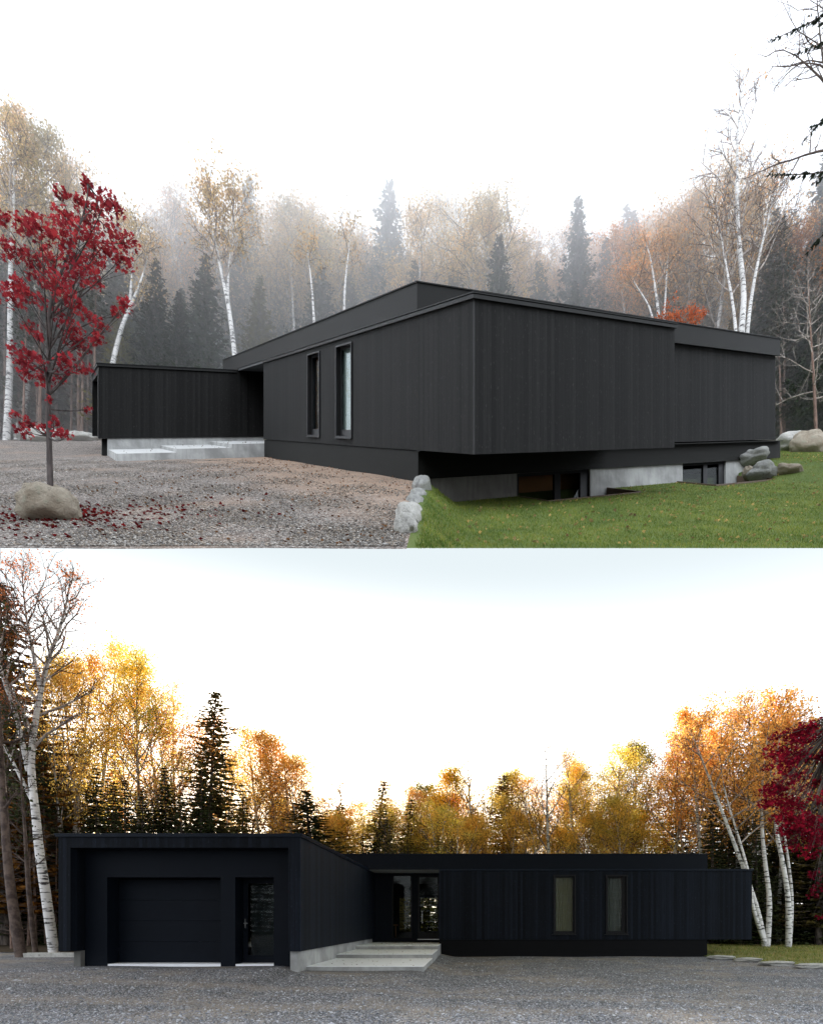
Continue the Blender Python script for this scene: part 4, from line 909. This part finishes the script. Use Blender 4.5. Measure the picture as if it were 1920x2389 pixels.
# near trees whose boughs enter the frame at the upper right
def near_conifer(px, D, top, crown_base, Rm, label, seed):
    x = (px - CX) / F * D; zb = float(zA(x, D)); H = CAMZ + (CY - top) / F * D - zb
    r = empty('spruce_tree', (x, D, zb), label=label, cat='spruce tree')
    tg, lg = conifer(seed, H, Rm, crown_base, 15, 7, power=.35, droop=.12, ls=.26, dens=30, jitR=.5)
    t = tg.build('trunk', CM, smooth=True); t.parent = r; c = lg.build('crown', M['needle']); c.parent = r; c.color = (.03, .04, .032, 1)
near_conifer(2040, 15.5, -260, .57, 3.4, 'near spruce whose dark boughs reach in at the upper right', 601)
D = 20
special('bare_birch_tree', [([(2010, 1060, D), (2000, 700, D), (1985, 420, D), (1960, 200, D), (1940, -60, D)], .16), ([(1990, 500, D), (1950, 300, D), (1915, 120, D), (1900, -80, D)], .07)], 'bare tree with fine twigs crossing the top right corner', 'birch tree', BROWN, [M['bark'], M['twig'], M['twig']], M['leaf'], seed=602, spread=2.6, base=.55, limbs=34, leaves=350, ls=.06, scat=.2)
D = 33
special('bare_larch_tree', [([(1905, 1045, D), (1900, 900, D), (1890, 760, D), (1885, 640, D)], .10)], 'pale dead twiggy tree beside the right house corner, arching branches', 'dead tree', BROWN, [M['bark_red'], M['birch_limb'], M['birch_limb']], M['leaf'], seed=603, spread=3.2, base=.25, limbs=26, leaves=0, steep=.25)

# ---- hero red maples: skeleton of stems and clusters of lobed leaves
def maple(name, trunk, clusters, D0, label, col, seed, ls, dens, r0, scatter=.55):
    R = np.random.default_rng(seed)
    b = at(trunk[0][0], trunk[0][1], D0)
    r = empty(name, b, label=label, cat='maple tree')
    T_ = np.array([at(px, py, D0 + dd) for px, py, dd in trunk]); tt = np.linspace(0, len(T_) - 1, 40)
    P = np.stack([np.interp(tt, range(len(T_)), T_[:, k]) for k in range(3)], -1)
    for _ in range(3): P[1:-1] = (P[:-2] + 2 * P[1:-1] + P[2:]) / 4
    tg = Geo(); lg = Geo(); tube(tg, P, r0 * (1 - np.linspace(0, 1, 40) ** .8 * .88), 10, 0)
    stalks = []
    for px, py, rx, ry in clusters:
        dd = R.normal(scale=scatter); c = at(px, py, D0 + dd); mpp = D0 / F
        # branch leaves the trunk well below the cluster
        dist = np.linalg.norm(P[:, [0]] - c[0], axis=1)
        zt = c[2] - .12 - .75 * abs(c[0] - np.interp(c[2], P[:, 2], P[:, 0])) - (.1 if c[2] > P[12, 2] else 0)
        zlow = at(0, 1012, D0)[2] if py > 915 else at(0, 885 + R.uniform(-60, 40), D0)[2]
        k = int(np.argmin(np.abs(P[:, 2] - max(zt, zlow)))); s = P[k]
        m1 = s + (c - s) * .5 + np.array([0, 0, -.08 * np.linalg.norm(c - s)]) + R.normal(scale=.03, size=3)
        tq = np.linspace(0, 1, 7)[:, None]; B = (1 - tq) ** 2 * s + 2 * tq * (1 - tq) * m1 + tq ** 2 * c
        rr_ = min(.35 * r0, .007 + .007 * np.linalg.norm(c - s)); tube(tg, B, np.linspace(rr_, .003, 7), 5, 0)
        n = max(6, int(rx * ry * dens))
        q_ = R.normal(size=(n, 3)); q_ /= np.linalg.norm(q_, axis=1)[:, None]; q_ *= R.random((n, 1)) ** .45
        pos = c + q_ * np.array([rx * mpp * 1.05, rx * mpp * .9, ry * mpp * 1.05]); pos[:, 2] -= .15 * np.abs(pos[:, 0] - c[0])
        lobed(lg, pos, ls * R.uniform(.7, 1.25, n), R)
        for w in range(max(3, int(rx / 5))):
            e = c + R.normal(size=3) * np.array([rx * mpp * .6, rx * mpp * .5, ry * mpp * .5]); st_ = B[4] if w % 2 else B[5]
            tube(tg, np.array([st_, (st_ + e) / 2 + [0, 0, .015], e]), [.004, .003, .0018], 3, 0)
    t = tg.build('trunk', M['maple_bark'], r, smooth=True); c = lg.build('crown', M['maple_leaf'], r); c.color = (*col, 1)
    return r
CL = [(203, 433, 14, 26), (143, 448, 20, 12), (180, 465, 18, 12), (250, 462, 22, 14), (268, 488, 28, 18), (225, 482, 20, 18), (150, 500, 28, 12), (200, 512, 32, 14), (50, 522, 30, 16), (8, 512, 12, 20), (95, 530, 34, 18),
      (140, 542, 32, 18), (190, 545, 32, 15), (260, 540, 34, 12), (300, 565, 26, 16), (240, 572, 32, 16), (283, 602, 32, 15), (24, 582, 30, 18), (75, 600, 28, 14), (115, 602, 28, 16), (170, 600, 32, 14), (220, 610, 28, 12),
      (90, 642, 28, 13), (130, 652, 30, 13), (178, 642, 32, 13), (215, 632, 18, 10), (40, 660, 22, 16), (28, 690, 32, 13), (62, 684, 22, 12), (100, 702, 22, 11), (150, 684, 30, 11), (180, 712, 22, 10), (228, 660, 18, 7), (142, 732, 28, 10),
      (292, 708, 20, 14), (268, 728, 15, 10), (205, 735, 16, 12), (235, 755, 22, 9), (73, 762, 22, 9), (88, 782, 12, 8), (170, 765, 28, 10), (175, 790, 32, 10), (226, 790, 18, 14), (190, 806, 26, 10), (58, 824, 34, 11), (48, 842, 26, 8), (88, 846, 28, 9),
      (150, 835, 22, 8), (160, 852, 24, 8), (196, 854, 24, 8), (60, 872, 18, 10), (100, 882, 28, 12), (140, 880, 20, 10), (115, 929, 10, 6), (205, 955, 13, 5), (37, 967, 13, 6), (66, 984, 22, 9), (60, 1006, 26, 6), (105, 998, 20, 12), (124, 982, 12, 10), (135, 1006, 18, 8), (160, 1014, 17, 6)]
maple('maple_tree', [(118, 1168, .0), (115, 1040, 0), (112, 900, 0), (114, 792, .05), (114, 719, 0), (131, 666, -.05), (155, 603, 0), (185, 530, .05), (203, 470, 0), (206, 430, 0)], CL, 9.15,
      'young red maple with a slim trunk growing behind a tan boulder', (.36, .045, .06), 701, .066, .19, .045, .42)
CR = [(rr.uniform(1775, 1960), rr.uniform(1690, 1990), rr.uniform(20, 36), rr.uniform(10, 18)) for _ in range(90)]
CR = [c for c in CR if c[0] > np.interp(c[1], [1690, 1760, 1850, 1990], [1850, 1785, 1780, 1850])]
CR += [(1820, 1765, 30, 14), (1795, 1790, 22, 10), (1850, 1740, 30, 16), (1880, 1700, 26, 14), (1900, 1720, 26, 14), (1800, 1840, 20, 10), (1830, 1900, 26, 12), (1890, 1990, 24, 16), (1905, 2040, 18, 14), (1895, 2090, 14, 8), (1908, 2070, 16, 12), (1915, 2140, 14, 7), (1860, 1960, 14, 8), (1800, 1720, 14, 8)]
maple('maple_tree', [(2010, 2262, 0), (2005, 2100, 0), (1995, 1960, 0), (1985, 1800, 0), (1975, 1650, 0)], CR, 17.5, 'dark crimson maple crowding in from the right edge beside the lower lawn', (.15, .007, .022), 702, .105, .14, .10, .8)

# ------------------------------------------------------------------ ground cover
R = np.random.default_rng(11)
def scatter_leaves(name, X, Y, zf, size, col, label, spread_z=.012):
    g = Geo(); c = np.stack([X, Y, zf(X, Y) + R.uniform(.01, .02 + spread_z, len(X))], -1); lobed(g, c, size * R.uniform(.6, 1.2, len(X)), R, flat=True)
    # leaves on the slope lie along it
    o = g.build(name, M['litter']); o.color = (*col, 1); tag(o, label, 'leaves', kind='stuff'); return o
th = R.uniform(0, 6.28, 560); rd = np.abs(R.normal(.2, 1.25, 560)); mx, my = (117 - CX) / F * 9.0, 8.9
X = mx + .35 + np.cos(th) * rd * 1.0; Y = my + np.sin(th) * rd * .85; k = (Y > 7.05) & (X < -1.3)
scatter_leaves('fallen_red_leaves', X[k], Y[k], zA, .07, (.22, .02, .025), 'red leaves fallen on the gravel round the maple')
X = R.uniform(-9, 8.5, 1500); Y = R.uniform(6.85, 26, 1500); k = (X > -.8 * Y - 1) & (X < xb(Y) - .1)
scatter_leaves('fallen_brown_leaves', X[k], Y[k], zA, .055, (.26, .13, .06), 'brown and yellow leaves strewn over the upper gravel')
Y = 9.0 + 22 * R.random(1500) ** 1.5; X = R.uniform(-.7, 16, 1500); u, v = uv_of(X, Y); k = (X < .6 * Y + 2) & (Y > 6.85 + 2.9 * smooth(X - xb(Y))) & ((v < 1.1) | (u > 17.3) | ((v < 2.4) & (u > 7) & (u < 10.2))) & (X > xb(Y) + .3)
scatter_leaves('fallen_yellow_leaves', X[k][:700], Y[k][:700], lambda a, b: zA(a, b) + .03, .075, (.75, .55, .30), 'yellow leaves scattered on the upper lawn')
g = Geo(); n = 260   # leaves on the steps of both houses
pts = []
for _ in range(34):
    u = R.uniform(-5.4, 1.1); v = R.uniform(16.1, 20.6); z = -1.105 if u < -3.43 else (-.963 if u < -1.32 else -.803); pts.append(TA(u, v, z + .012))
for _ in range(130):
    y_ = R.uniform(17.2, 28.4); x_ = R.uniform(-4.7, -1.45); z = .29 if y_ < 20.9 else (.43 if y_ < 24.4 else .58); pts.append((x_, y_, z + .012))
lobed(g, np.array(pts), .055 * R.uniform(.6, 1.2, len(pts)), R, flat=True); o = g.build('fallen_step_leaves', M['litter']); o.color = (.15, .09, .06, 1); tag(o, 'small dark leaves lying on the pale steps', 'leaves', kind='stuff')

def blades(name, X, Y, Z, h, m, w=.010):
    n = len(X); a = R.uniform(0, 6.28, n); hh = h * R.uniform(.5, 1.3, n); ln = R.normal(scale=.35, size=(n, 2)) * hh[:, None]
    b = np.stack([X, Y, Z - .005], -1); d = np.stack([np.cos(a), np.sin(a), 0 * a], -1) * w
    tip = b + np.stack([ln[:, 0], ln[:, 1], hh], -1)
    g = Geo(); g.add(np.stack([b - d, b + d, tip], 1).reshape(-1, 3), np.arange(3 * n).reshape(n, 3)); o = g.build(name, m); return o
n = 260000; Y = 6.75 + 27 * R.random(n) ** 1.6; X = -.9 + (.6 * Y + 2.5) * R.random(n)
u, v = uv_of(X, Y); k = (X > xb(Y) + .08 + .1 * R.random(n)) & ((v < 2.5) | (u > 17)) & (Y > 6.72 + 2.88 * smooth((X - xb(Y))))
for w in WELLS: k &= ~((u > w[0] - .03) & (u < w[1] + .03) & (v > w[2] - .03) & (v < w[3] + .1))
X, Y = X[k], Y[k]; o = blades('grass', X, Y, zA(X, Y), .045, M['blade_a'], .006); tag(o, 'short green grass of the upper lawn', 'grass', kind='stuff')
n = 70000; Y = 17 + 30 * R.random(n); X = R.uniform(10.4, 32, n); k = (Y > yb(X) + .1) & (X < .62 * Y + 2); X, Y = X[k], Y[k]
o = blades('grass', X, Y, gB(X, Y) + .03 + .05 * smooth((Y - yb(X)) / 1.5), .10, M['blade_b'], .014); tag(o, 'uneven dry grass of the lower lawn', 'grass', kind='stuff')

OV = np.array([[1, 0, 0], [-1, 0, 0], [0, 1, 0], [0, -1, 0], [0, 0, 1], [0, 0, -1]], float)
OF = np.array([[0, 2, 4], [2, 1, 4], [1, 3, 4], [3, 0, 4], [2, 0, 5], [1, 2, 5], [3, 1, 5], [0, 3, 5]])
def pebbles(name, X, Y, Z, s, m, label):
    n = len(X); sc = s * R.lognormal(0, .35, (n, 1)) * R.uniform(.6, 1.2, (n, 3)); sc[:, 2] *= .6; a = R.uniform(0, 6.28, n)
    V = OV[None] * sc[:, None, :] + R.normal(scale=.12, size=(n, 6, 3)) * sc[:, None, :]; ca, sa = np.cos(a)[:, None], np.sin(a)[:, None]
    V = np.stack([V[..., 0] * ca - V[..., 1] * sa, V[..., 0] * sa + V[..., 1] * ca, V[..., 2]], -1) + np.stack([X, Y, Z], -1)[:, None, :]
    g = Geo(); g.add(V.reshape(-1, 3), (OF[None] + 6 * np.arange(n)[:, None, None]).reshape(-1, 3)); o = g.build(name, m); tag(o, label, 'gravel', kind='stuff')
n = 80000; Y = 6.85 + 17 * R.random(n) ** 1.9; X = -(.8 * Y + .6) + (.8 * Y + .6 + xb(Y) - .05) * R.random(n)
dd = -((X - .05) * .823 + (Y - 12.6) * .568); k = (dd > 1.2) | (R.random(n) < .25); X, Y = X[k], Y[k]
pebbles('gravel_stones', X, Y, zA(X, Y), .013, M['peb_a'], 'loose grey stones of the upper gravel drive')
n = 60000; Y = 8.6 + 18 * R.random(n) ** 1.6; X = R.uniform(-1, 1, n) * (.75 * Y) - 1; k = (Y < 26.4) & ~((X < -1.3) & (Y > 16)) & (Y < yb(X) + .1); X, Y = X[k], Y[k]
pebbles('gravel_stones', X, Y, gB(X, Y), .018, M['peb_b'], 'loose blue grey stones of the lower gravel yard')

# ------------------------------------------------------------------ mist over the upper site
g = Geo(); y0, y1, h0, h1 = 35.4, 116, -2.15, 34
P = [(s * 95, y_, CAMZ + h + K * y_) for s in (-1, 1) for y_ in (y0, y1) for h in (h0, h1)]
g.add(P, BF); o = g.build('haze', []); 
m, nt, out = mat('mist_air'); v = nt.nodes.new('ShaderNodeVolumePrincipled'); v.inputs['Color'].default_value = (.97, .98, 1, 1); v.inputs['Density'].default_value = .044; v.inputs['Anisotropy'].default_value = .75
nt.links.new(v.outputs[0], out.inputs['Volume']); o.data.materials.append(m); tag(o, 'pale autumn mist', 'mist', kind='stuff')
